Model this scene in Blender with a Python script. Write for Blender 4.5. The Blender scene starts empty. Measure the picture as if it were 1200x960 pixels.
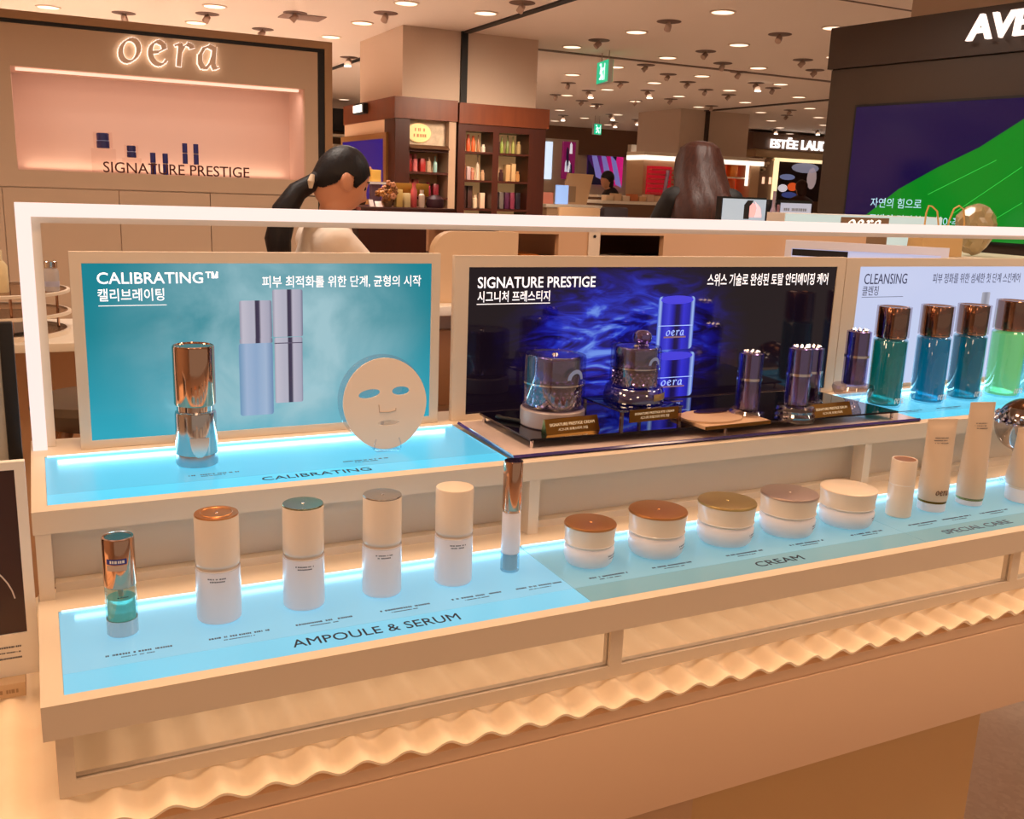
import bpy, bmesh, math, random
from math import pi, sin, cos, radians
from mathutils import Vector, Matrix
random.seed(7)
S = bpy.context.scene
COL = S.collection

# ------------------------------------------------------------------ camera
F = 1125.0
PITCH, ROLL, AZ = radians(12.87), radians(2.15), radians(63.5)
FWD = Vector((cos(AZ) * cos(PITCH), sin(AZ) * cos(PITCH), -sin(PITCH)))
RT = FWD.cross(Vector((0, 0, 1))).normalized()
UP = RT.cross(FWD)
IX = cos(ROLL) * RT + sin(ROLL) * UP
IY = sin(ROLL) * RT - cos(ROLL) * UP
CAM = Vector((0.021, -0.994, 1.53))
cd = bpy.data.cameras.new('camera')
cd.sensor_width = 36.0
cd.lens = 36.0 * F / 1200.0
cd.clip_start = 0.02
co = bpy.data.objects.new('camera', cd)
m3 = Matrix((IX, -IY, -FWD)).transposed()
co.matrix_world = Matrix.Translation(CAM) @ m3.to_4x4()
COL.objects.link(co)
S.camera = co

# ------------------------------------------------------------------ world, exposure, big lights
S.view_settings.view_transform = 'Standard'
S.view_settings.look = 'None'
S.view_settings.exposure = 0.0
S.view_settings.gamma = 1.0
S.view_settings.use_curve_mapping = False
W = bpy.data.worlds.new('world'); S.world = W
W.use_nodes = True
W.node_tree.nodes['Background'].inputs[0].default_value = (1.0, 0.76, 0.58, 1)
W.node_tree.nodes['Background'].inputs[1].default_value = 0.36
CEIL = 2.7
LAMP_COL = (1.0, 0.67, 0.42)
def area(name, loc, size, energy, color=LAMP_COL, shape='DISK', size_y=None, rot=(0, 0, 0), parent=None):
    l = bpy.data.lights.new(name, 'AREA'); l.shape = shape; l.size = size
    if size_y: l.size_y = size_y
    l.energy = energy; l.color = color
    o = bpy.data.objects.new(name, l); o.location = loc; o.rotation_euler = rot
    COL.objects.link(o)
    if parent:
        o.parent = parent; o.location = Vector(loc) - parent.location
    return o
# ceiling lighting of the shop, above and around the counter
for lx in (-1.6, 0.2, 2.0):
    for ly, e in ((-2.3, 4), (-0.45, 9), (0.4, 14)):
        area('ceiling_and_fill_light', (lx, ly, CEIL - .03), 0.45, e)
BACK_COL = (1.0, 0.86, 0.74)
for lx, ly, e in ((-1.0, 2.6, 13), (0.9, 2.7, 13), (2.9, 2.4, 15), (5.0, 3.2, 14), (1.8, 4.4, 18), (4.4, 4.6, 13), (6.6, 5.4, 17), (4.2, 8.2, 13), (7, 8.4, 12), (10, 8.4, 11), (5.5, 11.2, 11), (9.2, 12.4, 10), (12, 10.5, 10), (3.9, .8, 9), (6.2, 1.2, 9), (3.4, -.9, 22)):  # the last lamp is added to brighten the floor at the right
    area('ceiling_and_fill_light', (lx, ly, CEIL - .03), 0.6, e, BACK_COL).data.spread = radians(150 if ly < 5 else 100)
for lx, ly, e in ((.2, 6.4, 66), (1.5, 7.4, 58), (-1.4, 6.4, 60), (.4, 9, 56), (2.0, 9.8, 20), (-1.2, 9, 36), (7.5, 13.6, 12), (13, 13.4, 12)):  # added strong lamps, their floor bounce brightens the far ceiling
    area('ceiling_and_fill_light', (lx, ly, CEIL - .03), 0.6, e, (1, .93, .9)).data.spread = radians(100)

# ------------------------------------------------------------------ helpers
def atx(px, py, x):
    d = ray(px, py); return CAM + d * ((x - CAM.x) / d.x)
def ray(px, py): return FWD * F + IX * (px - 600) + IY * (py - 480)
def aty(px, py, y):
    d = ray(px, py); return CAM + d * ((y - CAM.y) / d.y)
def atz(px, py, z):
    d = ray(px, py); return CAM + d * ((z - CAM.z) / d.z)
def rect(a, b, c, d, y):
    """photo rectangle -> (x0,x1,z0,z1) on the vertical plane at depth y"""
    m = (b + d) / 2; h = (a + c) / 2
    return aty(a, m, y).x, aty(c, m, y).x, aty(h, d, y).z, aty(h, b, y).z
def lin(c):
    c = c / 255.0
    return c / 12.92 if c <= 0.04045 else ((c + 0.055) / 1.055) ** 2.4
def rgb(r, g, b): return (lin(r), lin(g), lin(b), 1)

MATS = {}
def mat(name, col=(200, 200, 200), rough=.5, metal=0, trans=0, ior=1.45, emit=None, es=0, coat=0, spec=.5, alpha=1, noise=0, nscale=20, bump=0):
    if name in MATS: return MATS[name]
    m = bpy.data.materials.new(name); m.use_nodes = True
    nt = m.node_tree; p = nt.nodes['Principled BSDF']
    p.inputs['Base Color'].default_value = rgb(*col)
    p.inputs['Roughness'].default_value = rough
    p.inputs['Metallic'].default_value = metal
    p.inputs['Transmission Weight'].default_value = trans
    p.inputs['IOR'].default_value = ior
    p.inputs['Coat Weight'].default_value = coat
    p.inputs['Coat Roughness'].default_value = .03
    p.inputs['Specular IOR Level'].default_value = spec
    if emit:
        p.inputs['Emission Color'].default_value = rgb(*emit); p.inputs['Emission Strength'].default_value = es
    if noise or bump:
        tc = nt.nodes.new('ShaderNodeTexCoord'); n = nt.nodes.new('ShaderNodeTexNoise')
        n.inputs['Scale'].default_value = nscale; n.inputs['Detail'].default_value = 5
        nt.links.new(tc.outputs['Object'], n.inputs['Vector'])
        if noise:
            mx = nt.nodes.new('ShaderNodeMix'); mx.data_type = 'RGBA'
            a = rgb(*col); k = 1 - noise
            mx.inputs[6].default_value = (a[0] * k, a[1] * k, a[2] * k, 1); mx.inputs[7].default_value = tuple(min(1, v * (1 + noise * .5)) for v in a[:3]) + (1,)
            nt.links.new(n.outputs['Fac'], mx.inputs[0]); nt.links.new(mx.outputs[2], p.inputs['Base Color'])
        if bump:
            b = nt.nodes.new('ShaderNodeBump'); b.inputs['Strength'].default_value = bump; b.inputs['Distance'].default_value = .002
            nt.links.new(n.outputs['Fac'], b.inputs['Height']); nt.links.new(b.outputs['Normal'], p.inputs['Normal'])
    MATS[name] = m
    return m
def emis(name, col, s, base=None, rough=.4):
    return mat(name, base or col, rough, emit=col, es=s)
def wood(name, c1, c2, scale=3.0, rough=.4):
    if name in MATS: return MATS[name]
    m = mat(name, c1, rough); nt = m.node_tree; p = nt.nodes['Principled BSDF']
    tc = nt.nodes.new('ShaderNodeTexCoord'); mp = nt.nodes.new('ShaderNodeMapping')
    mp.inputs['Scale'].default_value = (8, 8, 1)
    n = nt.nodes.new('ShaderNodeTexNoise'); n.inputs['Scale'].default_value = scale; n.inputs['Detail'].default_value = 6
    r = nt.nodes.new('ShaderNodeMix'); r.data_type = 'RGBA'
    r.inputs[6].default_value = rgb(*c1); r.inputs[7].default_value = rgb(*c2)
    nt.links.new(tc.outputs['Object'], mp.inputs[0]); nt.links.new(mp.outputs[0], n.inputs['Vector'])
    nt.links.new(n.outputs['Fac'], r.inputs[0]); nt.links.new(r.outputs[2], p.inputs['Base Color'])
    return m
def ramp_print(name, axis, half, stops, es=1.0, rough=.25):
    """printed gradient across an object of its own (object coordinates, -half..half)"""
    if name in MATS: return MATS[name]
    m = mat(name, (10, 10, 10), rough); nt = m.node_tree; p = nt.nodes['Principled BSDF']
    tc = nt.nodes.new('ShaderNodeTexCoord'); sp = nt.nodes.new('ShaderNodeSeparateXYZ')
    mr = nt.nodes.new('ShaderNodeMapRange'); mr.inputs[1].default_value = -half; mr.inputs[2].default_value = half
    cr = nt.nodes.new('ShaderNodeValToRGB')
    while len(cr.color_ramp.elements) < len(stops): cr.color_ramp.elements.new(.5)
    for e, (q, c) in zip(cr.color_ramp.elements, stops):
        e.position = q; e.color = rgb(*c)
    nt.links.new(tc.outputs['Object'], sp.inputs[0]); nt.links.new(sp.outputs[axis], mr.inputs[0])
    nt.links.new(mr.outputs[0], cr.inputs[0]); nt.links.new(cr.outputs[0], p.inputs['Emission Color'])
    p.inputs['Emission Strength'].default_value = es
    return m
def thin_glass(name, tint=(255, 255, 255), gloss=.08):
    if name in MATS: return MATS[name]
    m = bpy.data.materials.new(name); m.use_nodes = True; nt = m.node_tree; nt.nodes.clear()
    o = nt.nodes.new('ShaderNodeOutputMaterial'); mx = nt.nodes.new('ShaderNodeMixShader')
    t = nt.nodes.new('ShaderNodeBsdfTransparent'); t.inputs[0].default_value = rgb(*tint)
    g = nt.nodes.new('ShaderNodeBsdfGlossy'); g.inputs['Roughness'].default_value = .02
    mx.inputs[0].default_value = gloss
    nt.links.new(t.outputs[0], mx.inputs[1]); nt.links.new(g.outputs[0], mx.inputs[2]); nt.links.new(mx.outputs[0], o.inputs[0])
    MATS[name] = m; return m

# ---- mesh pieces
def box(bm, x0, x1, y0, y1, z0, z1, bev=0):
    r = bmesh.ops.create_cube(bm, size=1)
    vs = r['verts']
    for v in vs:
        v.co = Vector(((x0 + x1) / 2 + v.co.x * (x1 - x0), (y0 + y1) / 2 + v.co.y * (y1 - y0), (z0 + z1) / 2 + v.co.z * (z1 - z0)))
    if bev:
        es = list({e for v in vs for e in v.link_edges})
        bmesh.ops.bevel(bm, geom=es, offset=bev, segments=2, affect='EDGES', profile=.5)
    return bm
def B(*a, bev=0): return box(bmesh.new(), *a, bev=bev)
def lathe(bm, prof, seg=40, c=(0, 0, 0), sx=1, sy=1):
    rings = []
    for r, z in prof:
        if r < 1e-6: rings.append([bm.verts.new((c[0], c[1], c[2] + z))])
        else: rings.append([bm.verts.new((c[0] + r * sx * cos(2 * pi * i / seg), c[1] + r * sy * sin(2 * pi * i / seg), c[2] + z)) for i in range(seg)])
    for a, b in zip(rings, rings[1:]):
        for i in range(seg):
            j = (i + 1) % seg
            if len(a) == 1 and len(b) > 1: bm.faces.new((a[0], b[j], b[i]))
            elif len(b) == 1 and len(a) > 1: bm.faces.new((a[i], a[j], b[0]))
            elif len(a) > 1: bm.faces.new((a[i], a[j], b[j], b[i]))
    return bm
def L(prof, seg=40, c=(0, 0, 0), **k): return lathe(bmesh.new(), prof, seg, c, **k)
def cyl(r, z0, z1, b=.001, seg=40, c=(0, 0, 0)):
    return L([(0, z0), (r - b, z0), (r, z0 + b), (r, z1 - b), (r - b, z1), (0, z1)], seg, c)
def tube(bm, pts, rad, seg=10, cap=True):
    pts = [Vector(p) for p in pts]; n = len(pts)
    rads = rad if isinstance(rad, (list, tuple)) else [rad] * n
    prev = None; rings = []
    for i, p in enumerate(pts):
        t = (pts[min(i + 1, n - 1)] - pts[max(i - 1, 0)]).normalized()
        if prev is None:
            a = Vector((0, 0, 1)) if abs(t.z) < .9 else Vector((1, 0, 0))
            u = t.cross(a).normalized()
        else:
            u = (prev - t * prev.dot(t)).normalized()
        prev = u; v = t.cross(u)
        rings.append([bm.verts.new(p + (u * cos(2 * pi * k / seg) + v * sin(2 * pi * k / seg)) * rads[i]) for k in range(seg)])
    for a, b in zip(rings, rings[1:]):
        for k in range(seg):
            bm.faces.new((a[k], a[(k + 1) % seg], b[(k + 1) % seg], b[k]))
    if cap:
        bm.faces.new(rings[0][::-1]); bm.faces.new(rings[-1])
    return bm
def T(pts, rad, seg=10): return tube(bmesh.new(), pts, rad, seg)
def prism(bm, poly, o, u, v, depth):
    """polygon in (u,v) from origin o, thickened along u x v by depth"""
    o, u, v = Vector(o), Vector(u), Vector(v); n = u.cross(v).normalized() * depth
    a = [bm.verts.new(o + u * p[0] + v * p[1]) for p in poly]; b = [bm.verts.new(w.co + n) for w in a]
    k = len(poly)
    bm.faces.new(a[::-1]); bm.faces.new(b)
    for i in range(k):
        bm.faces.new((a[i], a[(i + 1) % k], b[(i + 1) % k], b[i]))
    return bm
def loft(bm, rings, cap=True):
    rs = [[bm.verts.new(p) for p in r] for r in rings]; k = len(rs[0])
    for a, b in zip(rs, rs[1:]):
        for i in range(k): bm.faces.new((a[i], a[(i + 1) % k], b[(i + 1) % k], b[i]))
    if cap:
        bm.faces.new(rs[0][::-1]); bm.faces.new(rs[-1])
    return bm

def obj(name, bm, m, parent=None, world=False, smooth=35, loc=None):
    bmesh.ops.recalc_face_normals(bm, faces=bm.faces[:])
    if parent is not None and world:
        bmesh.ops.translate(bm, verts=bm.verts[:], vec=-parent.location)
    me = bpy.data.meshes.new(name); bm.to_mesh(me); bm.free()
    if smooth:
        for p in me.polygons: p.use_smooth = True
        me.set_sharp_from_angle(angle=radians(smooth))
    me.materials.append(m)
    o = bpy.data.objects.new(name, me); COL.objects.link(o)
    if parent is not None: o.parent = parent
    if loc is not None: o.location = loc
    return o
def thing(name, label, cat, loc=(0, 0, 0), rz=0, group=None):
    o = bpy.data.objects.new(name, None); COL.objects.link(o)
    o.empty_display_size = .05
    o.location = loc; o.rotation_euler = (0, 0, rz); o['label'] = label; o['category'] = cat
    if group: o['group'] = group
    return o
def tag(o, label, cat, group=None, kind=None):
    o['label'] = label; o['category'] = cat
    if group: o['group'] = group
    if kind: o['kind'] = kind
    return o
def struct(name, bm, m, label=None, parent=None, smooth=35):
    o = obj(name, bm, m, parent, smooth=smooth)
    if parent is None:
        o['kind'] = 'structure'
        if label: o['label'] = label
    return o
def copy_tree(o, parent=None):
    c = o.copy(); COL.objects.link(c)
    if parent is not None: c.parent = parent
    for ch in [k for k in bpy.data.objects if k.parent == o]: copy_tree(ch, c)
    return c
def dup(o, loc, label, rz=None, group=None):
    c = copy_tree(o); c.location = loc; c['label'] = label
    if rz is not None: c.rotation_euler = (0, 0, rz)
    if group: c['group'] = group
    return c

def glyph_mesh(s, weight=0.0):
    c = bpy.data.curves.new('lettering', 'FONT'); c.body = s; c.resolution_u = 3; c.offset = weight
    o = bpy.data.objects.new('lettering', c); COL.objects.link(o)
    dg = bpy.context.evaluated_depsgraph_get()
    me = bpy.data.meshes.new_from_object(o.evaluated_get(dg))
    bpy.data.objects.remove(o); bpy.data.curves.remove(c)
    return me
def text(name, s, m, parent, pos, u, v, width, height, depth=.0008, weight=0.0, world=True, shear=0.0, loc=None):
    """flat lettering: pos = lower-left corner of its bounding box, u / v = reading and upward directions"""
    me = glyph_mesh(s, weight); u, v, pos = Vector(u).normalized(), Vector(v).normalized(), Vector(pos)
    xs = [p.co.x for p in me.vertices]; ys = [p.co.y for p in me.vertices]
    x0, x1, y0, y1 = min(xs), max(xs), min(ys), max(ys)
    sx, sy = width / (x1 - x0), height / (y1 - y0); n = u.cross(v)
    for p in me.vertices:
        a, b = (p.co.x - x0) * sx, (p.co.y - y0) * sy
        p.co = pos + u * (a + b * shear) + v * b
    bm = bmesh.new(); bm.from_mesh(me); bpy.data.meshes.remove(me)
    bmesh.ops.remove_doubles(bm, verts=bm.verts[:], dist=1e-6)
    if depth:
        r = bmesh.ops.extrude_face_region(bm, geom=bm.faces[:])
        bmesh.ops.translate(bm, verts=[g for g in r['geom'] if isinstance(g, bmesh.types.BMVert)], vec=n * depth)
    return obj(name, bm, m, parent, world=world, smooth=0, loc=loc)
def dashes(bm, pos, u, v, width, h, n, rng, depth=.0003):
    """a line of print too small to read: short dark ticks"""
    u, v, pos = Vector(u), Vector(v), Vector(pos); x = 0
    while x < width:
        w = rng.uniform(.4, 1.1) * h
        if rng.random() > .15:
            prism(bm, [(x, 0), (x + w * .7, 0), (x + w * .7, h), (x, h)], pos, u, v, depth)
        x += w
    return bm
def bake(o):
    """apply the modifiers of o"""
    dg = bpy.context.evaluated_depsgraph_get()
    me = bpy.data.meshes.new_from_object(o.evaluated_get(dg))
    o.modifiers.clear(); o.data = me
    for p in me.polygons: p.use_smooth = True
    return o

# ------------------------------------------------------------------ shared materials
beige = mat('beige_lacquer', (226, 208, 186), .42, noise=.03, nscale=3)
beige2 = mat('beige_lacquer_panel', (222, 204, 182), .5, noise=.03, nscale=3)
cream = mat('cream_panel', (232, 218, 198), .5)
white = mat('white_satin', (238, 232, 224), .4)
dark = mat('black_matte', (22, 18, 18), .5)
inkm = mat('dark_ink', (28, 26, 44), .6)
ink2 = mat('grey_ink', (70, 74, 92), .6)
chrome = mat('chrome', (225, 215, 210), .08, 1)
copper = mat('polished_copper', (214, 152, 98), .38, 1)
rosegold = mat('rose_chrome', (206, 164, 138), .1, 1)
gold = mat('champagne_gold', (208, 182, 124), .36, 1)
silver = mat('satin_silver', (196, 190, 184), .25, 1)
mauve = mat('mauve_silver', (206, 184, 174), .4, 1)
bronze = mat('bronze_plate', (128, 92, 44), .3, 1)
pearl = mat('pearl_lacquer', (238, 218, 198), .3, coat=.3)
frost = mat('frosted_white_glass', (250, 244, 250), .32, trans=.06, coat=.2)
acrylic = mat('clear_acrylic', (250, 250, 252), .02, trans=1, ior=1.46)
acrylic_t = thin_glass('clear_acrylic_sheet', (245, 245, 248), .1)
pane = thin_glass('window_glass', (250, 250, 250), .05)

# ------------------------------------------------------------------ room shell
def floor_mat():
    m = mat('terrazzo_floor', (206, 186, 166), .3); nt = m.node_tree; p = nt.nodes['Principled BSDF']
    tc = nt.nodes.new('ShaderNodeTexCoord'); v = nt.nodes.new('ShaderNodeTexVoronoi'); v.inputs['Scale'].default_value = 70
    n = nt.nodes.new('ShaderNodeTexNoise'); n.inputs['Scale'].default_value = 4
    mx = nt.nodes.new('ShaderNodeMix'); mx.data_type = 'RGBA'
    mx.inputs[6].default_value = rgb(200, 174, 152); mx.inputs[7].default_value = rgb(224, 204, 184)
    nt.links.new(tc.outputs['Object'], v.inputs['Vector']); nt.links.new(tc.outputs['Object'], n.inputs['Vector'])
    ad = nt.nodes.new('ShaderNodeMath'); ad.operation = 'MULTIPLY'
    nt.links.new(v.outputs['Color'], ad.inputs[0]); nt.links.new(n.outputs['Fac'], ad.inputs[1])
    nt.links.new(ad.outputs[0], mx.inputs[0]); nt.links.new(mx.outputs[2], p.inputs['Base Color'])
    return m
ceil_m = mat('ceiling_paint', (242, 226, 212), .8, noise=.03, nscale=1)
wall_m = mat('far_wall_paint', (206, 186, 166), .7)
brown_wall = mat('brown_band', (122, 88, 66), .6)
struct('floor', B(-3, 19, -5, 15.4, -.1, 0), floor_mat())
struct('ceiling', B(-3, 19, -5, 15.4, CEIL, CEIL + .1), ceil_m)
struct('wall_back', B(-3, 19, 15.2, 15.4, 0, CEIL), wall_m)
struct('wall_right', B(18.8, 19, -5, 15.2, 0, CEIL), wall_m)
struct('wall_left', B(-3.2, -3, -5, 15.4, 0, CEIL), wall_m)
# columns clad in painted board, and the dark movement joints across the ceiling
col_m = mat('column_paint', (214, 190, 170), .7, noise=.03, nscale=2)
struct('column_1', B(2.59, 3.73, 6.22, 7.28, 0, CEIL), col_m)
struct('column_2', B(8.06, 9.24, 10.3, 11.35, 0, CEIL), col_m)
bm = B(3.06, 3.11, 6.19, 6.225, 0, CEIL); box(bm, 3.07, 3.13, .5, 6.2, CEIL - .012, CEIL + .001)
struct('trim_1', bm, dark)
bm = B(8.47, 8.52, 10.26, 10.31, 1.9, CEIL); box(bm, 8.44, 8.52, 6.6, 10.3, CEIL - .012, CEIL + .001)
struct('trim_2', bm, mat('joint_dark_brown', (64, 46, 38), .6))
struct('trim_3', B(3.73, 12, 6.62, 6.68, CEIL - .008, CEIL + .001), mat('joint_grey', (120, 96, 84), .6))
struct('trim_4', B(2.9, 2.95, 7.3, 10.5, CEIL - .012, CEIL + .001), dark)
struct('trim_5', B(3.3, 12, 3.62, 3.64, CEIL - .004, CEIL + .001), mat('joint_grey', (120, 96, 84), .6))
bm = B(-3, 12.9, 15.0, 15.19, 2.22, CEIL - .001); struct('trim_6', bm, brown_wall)

# ------------------------------------------------------------------ the counter
def corrugated_mat():
    m = mat('backlit_corrugated_resin', (246, 222, 190), .42, emit=(255, 206, 150), es=.14)
    nt = m.node_tree; p = nt.nodes['Principled BSDF']
    tc = nt.nodes.new('ShaderNodeTexCoord'); n = nt.nodes.new('ShaderNodeTexNoise')
    n.inputs['Scale'].default_value = 9; n.inputs['Detail'].default_value = 7; n.inputs['Distortion'].default_value = 1.5
    mx = nt.nodes.new('ShaderNodeMix'); mx.data_type = 'RGBA'
    mx.inputs[6].default_value = rgb(250, 228, 198); mx.inputs[7].default_value = rgb(232, 204, 172)
    nt.links.new(tc.outputs['Object'], n.inputs['Vector']); nt.links.new(n.outputs['Fac'], mx.inputs[0]); nt.links.new(mx.outputs[2], p.inputs['Base Color'])
    return m
counter = thing('counter', 'long cosmetics counter with glowing corrugated resin top and brown front board', 'counter', (0.9, 0.2, 0))
bm = bmesh.new(); PI2 = .0525
PATH = [(.60, .8785, 0, 1), (.30, .8785, 0, 1), (.02, .8785, 0, 1), (-.038, .8785, 0, 1), (-.0415, .8782, -.3, .95)]
N = int((2.9 + .9) / PI2 * 14)
rows = []
for i in range(N + 1):
    x = -.9 + i * PI2 / 14
    c = -.0064 * cos(2 * pi * (x - .979) / PI2)
    top = [(y + ny * c, z + nz * c) for y, z, ny, nz in PATH]
    bot = [(y + ny * (c - .004), z + nz * (c - .004)) for y, z, ny, nz in PATH[::-1]]
    rows.append([bm.verts.new((x, p, q)) for p, q in top + bot])
nn = len(rows[0])
for a, b in zip(rows, rows[1:]):
    for k in range(nn):
        bm.faces.new((a[k], a[(k + 1) % nn], b[(k + 1) % nn], b[k]))
obj('corrugated_top', bm, corrugated_mat(), counter, True, smooth=60)
front_m = mat('counter_board', (236, 198, 162), .45, noise=.03, nscale=2)
obj('upper_rail', B(-.9, 2.9, -.036, .6, .8505, .8672), front_m, counter, True)
obj('front_board', B(-.9, 2.9, -.0385, -.02, .698, .849, bev=.001), front_m, counter, True)
plinth_m = mat('plinth_panel', (214, 172, 116), .5, noise=.04, nscale=2)
obj('plinth', B(-.9, 1.63, .12, .58, 0, .8395), plinth_m, counter, True)
obj('plinth_pilaster', B(.2, .925, .105, .1195, 0, .8395), mat('plinth_pilaster_paint', (206, 166, 128), .5), counter, True)

# ------------------------------------------------------------------ two-tier display stand
stand = thing('display_stand', 'two-tier beige display stand with glowing blue shelf panels on the corrugated counter', 'display stand', (0.9, 0.3, .885))
X0, X1 = -.005, 2.4
def tray_frame(x0, x1, y0, y1, z0, z1, xi, yi0, yi1, dip):
    """a shelf with a sunken opening for the light panel"""
    bm = bmesh.new()
    box(bm, x0, x1, y0, yi0, z0, z1); box(bm, x0, x1, yi1, y1, z0, z1); box(bm, x0, xi, yi0, yi1, z0, z1); box(bm, x1 - .03, x1, yi0, yi1, z0, z1)
    box(bm, xi, x1 - .03, yi0, yi1, z0, z1 - dip)
    return bm
obj('lower_shelf', tray_frame(X0, X1, 0, .30, .961, 1.0, .017, .019, .237, .008), beige, stand, True)
obj('upper_shelf', tray_frame(X0, X1, .275, .64, 1.089, 1.119, .013, .299, .537, .008), beige, stand, True)
obj('back_panel', B(.012, X1 - .01, .318, .33, 1.0, 1.089), beige2, stand, True)
obj('kick_strip', B(.016, X1 - .01, .300, .318, 1.0, 1.012), beige2, stand, True)
for x in (-.003, .69, 1.40, 2.1):
    o = obj('post', B(x, x + .018, .276, .304, 1.0, 1.089), beige, stand, True)
# support frame with clear panes between lower shelf and counter
bm = B(.006, X1, .010, .026, .886, .904); box(bm, .006, .023, .010, .026, .904, .961); box(bm, .006, X1, .27, .286, .886, .904); box(bm, .006, .022, .026, .27, .886, .961)
obj('base_frame', bm, beige, stand, True)
for x in (.683, 1.49, 2.28):
    obj('base_post', B(x, x + .02, .0095, .026, .904, .961), beige, stand, True)
for a, b in ((.023, .683), (.703, 1.49), (1.51, 2.28)):
    obj('window_pane', B(a, b, .014, .018, .904, .961), pane, stand, True, smooth=0)
obj('rear_base_board', B(.006, X1, .286, .3, .886, .961), beige2, stand, True)
obj('under_shelf_light', B(.05, X1 - .05, .05, .062, .955, .9605), emis('warm_led', (255, 226, 196), 1.2), stand, True)
area('under_shelf_glow', (1.2, .11, .957), 2.2, .4, (1, .84, .66), 'RECTANGLE', .06, parent=stand)

def panel_mat(name, col, es, base, rough=.22):
    m = mat(name, base, rough, emit=col, es=es)
    nt = m.node_tree; p = nt.nodes['Principled BSDF']
    tc = nt.nodes.new('ShaderNodeTexCoord'); n = nt.nodes.new('ShaderNodeTexNoise'); n.inputs['Scale'].default_value = 5
    mr = nt.nodes.new('ShaderNodeMapRange'); mr.inputs[3].default_value = es * .9; mr.inputs[4].default_value = es * 1.1
    nt.links.new(tc.outputs['Object'], n.inputs['Vector']); nt.links.new(n.outputs['Fac'], mr.inputs[0]); nt.links.new(mr.outputs[0], p.inputs['Emission Strength'])
    return m
blue_up = panel_mat('blue_light_panel_upper', (104, 206, 244), .72, (40, 100, 122))
blue_up_f = panel_mat('blue_light_panel_upper_edge', (96, 210, 248), .84, (40, 104, 126))
blue_lo = panel_mat('blue_light_panel_lower', (150, 212, 240), .74, (66, 104, 122))
blue_lo_f = panel_mat('blue_light_panel_lower_edge', (130, 212, 244), .78, (60, 106, 126))
pale_lo = panel_mat('pale_light_panel', (146, 202, 218), .5, (92, 124, 132))
pale_lo_f = panel_mat('pale_light_panel_edge', (136, 186, 194), .44, (90, 120, 124))
led_cyan = emis('cyan_led_strip', (190, 240, 255), 1.0)
led_soft = emis('cyan_led_strip_soft', (190, 236, 255), .85)
def light_panel(name, x0, x1, yf, ym, yr, z, m1, m2, led, label):
    p = obj(name, B(x0, x1, ym, yr, z - .007, z - .001), m1, stand, True, smooth=0); p['label'] = label
    obj('front_edge', B(x0, x1, yf, ym - .0006, z - .007, z - .001), m2, p, smooth=0).location = (0, 0, 0)
    if led: obj('led_strip', B(x0 + .003, x1 - .003, yr - .004, yr - .0005, z - .001, z + .0012), led, p, smooth=0)
    return p
def fix_children(p):
    for c in [k for k in bpy.data.objects if k.parent == p]:
        for v in c.data.vertices: v.co -= stand.location
p1 = light_panel('ampoule_panel', .0175, .6555, .0195, .068, .2365, 1.0, blue_lo, blue_lo_f, led_soft, 'bright blue light panel under the serums')
p2 = light_panel('cream_panel', .6565, 1.286, .0195, .068, .2365, 1.0, pale_lo, pale_lo_f, led_soft, 'pale grey-blue light panel under the cream jars')
p3 = light_panel('special_care_panel', 1.287, X1 - .031, .0195, .068, .2365, 1.0, pale_lo, pale_lo_f, led_soft, 'pale light panel under the tubes')
p4 = light_panel('calibrating_panel', .0135, .668, .2995, .347, .5365, 1.119, blue_up, blue_up_f, led_cyan, 'bright cyan light panel under the silver bottle')
p5 = light_panel('cleansing_panel', 1.552, X1 - .031, .2995, .347, .5365, 1.119, blue_up, blue_up_f, led_cyan, 'bright cyan light panel under the cleansing bottles')
for q in (p1, p2, p3, p4, p5): fix_children(q)
# real blue light thrown forward from the LED rows at the back of the lower panels
area('led_row_glow', (1.3, .231, 1.006), 1.5, .34, (.22, .62, 1.0), 'RECTANGLE', .006, (radians(-72), 0, 0), stand)
area('led_row_glow', (.335, .231, 1.006), .6, .14, (.35, .75, 1.0), 'RECTANGLE', .006, (radians(-72), 0, 0), stand)
area('led_row_glow', (.34, .530, 1.125), .62, .26, (.35, .8, 1.0), 'RECTANGLE', .006, (radians(-72), 0, 0), stand)
area('led_row_glow', (1.95, .530, 1.125), .75, .26, (.35, .8, 1.0), 'RECTANGLE', .006, (radians(-72), 0, 0), stand)
# headings printed on the panels (read from the front)
UX, UY, UZ = Vector((1, 0, 0)), Vector((0, 1, 0)), Vector((0, 0, 1))
def on_panel(s, parent, a, b, z, hgt, m=inkm, wgt=.0):
    text('heading', s, m, parent, (a.x - stand.location.x, a.y - stand.location.y, z - stand.location.z), (b - a).normalized(), UZ.cross((b - a).normalized()), (b - a).length, hgt, .0003, wgt, world=False)
def V2(x, y): return Vector((x, y, 0))
on_panel('AMPOULE & SERUM', p1, V2(.262, .037), V2(.474, .035), .9992, .019)
on_panel('CREAM', p2, V2(.955, .036), V2(1.043, .036), .9992, .017)
on_panel('SPECIAL CARE', p3, V2(1.352, .036), V2(1.515, .036), .9992, .016, ink2)
on_panel('CALIBRATING', p4, V2(.288, .318), V2(.448, .318), 1.1182, .016)
rng = random.Random(3)
for pp, xs, y, z in ((p1, (.062, .175, .278, .383, .485, .58), .092, .9992), (p2, (.69, .8, .935, 1.06, 1.19), .088, .9992), (p3, (1.32, 1.405, 1.5, 1.62), .09, .9992), (p4, (.195, .42), .372, 1.1182), (p5, (1.575, 1.69, 1.8), .365, 1.1182)):
    for x in xs:
        bm = bmesh.new(); dashes(bm, (x, y, z), UX, UY, .07, .0035, 0, rng); dashes(bm, (x + .016, y - .007, z), UX, UY, .035, .0018, 0, rng)
        o = obj('product_caption', bm, ink2, pp, smooth=0)
        for v in o.data.vertices: v.co -= stand.location

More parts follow.
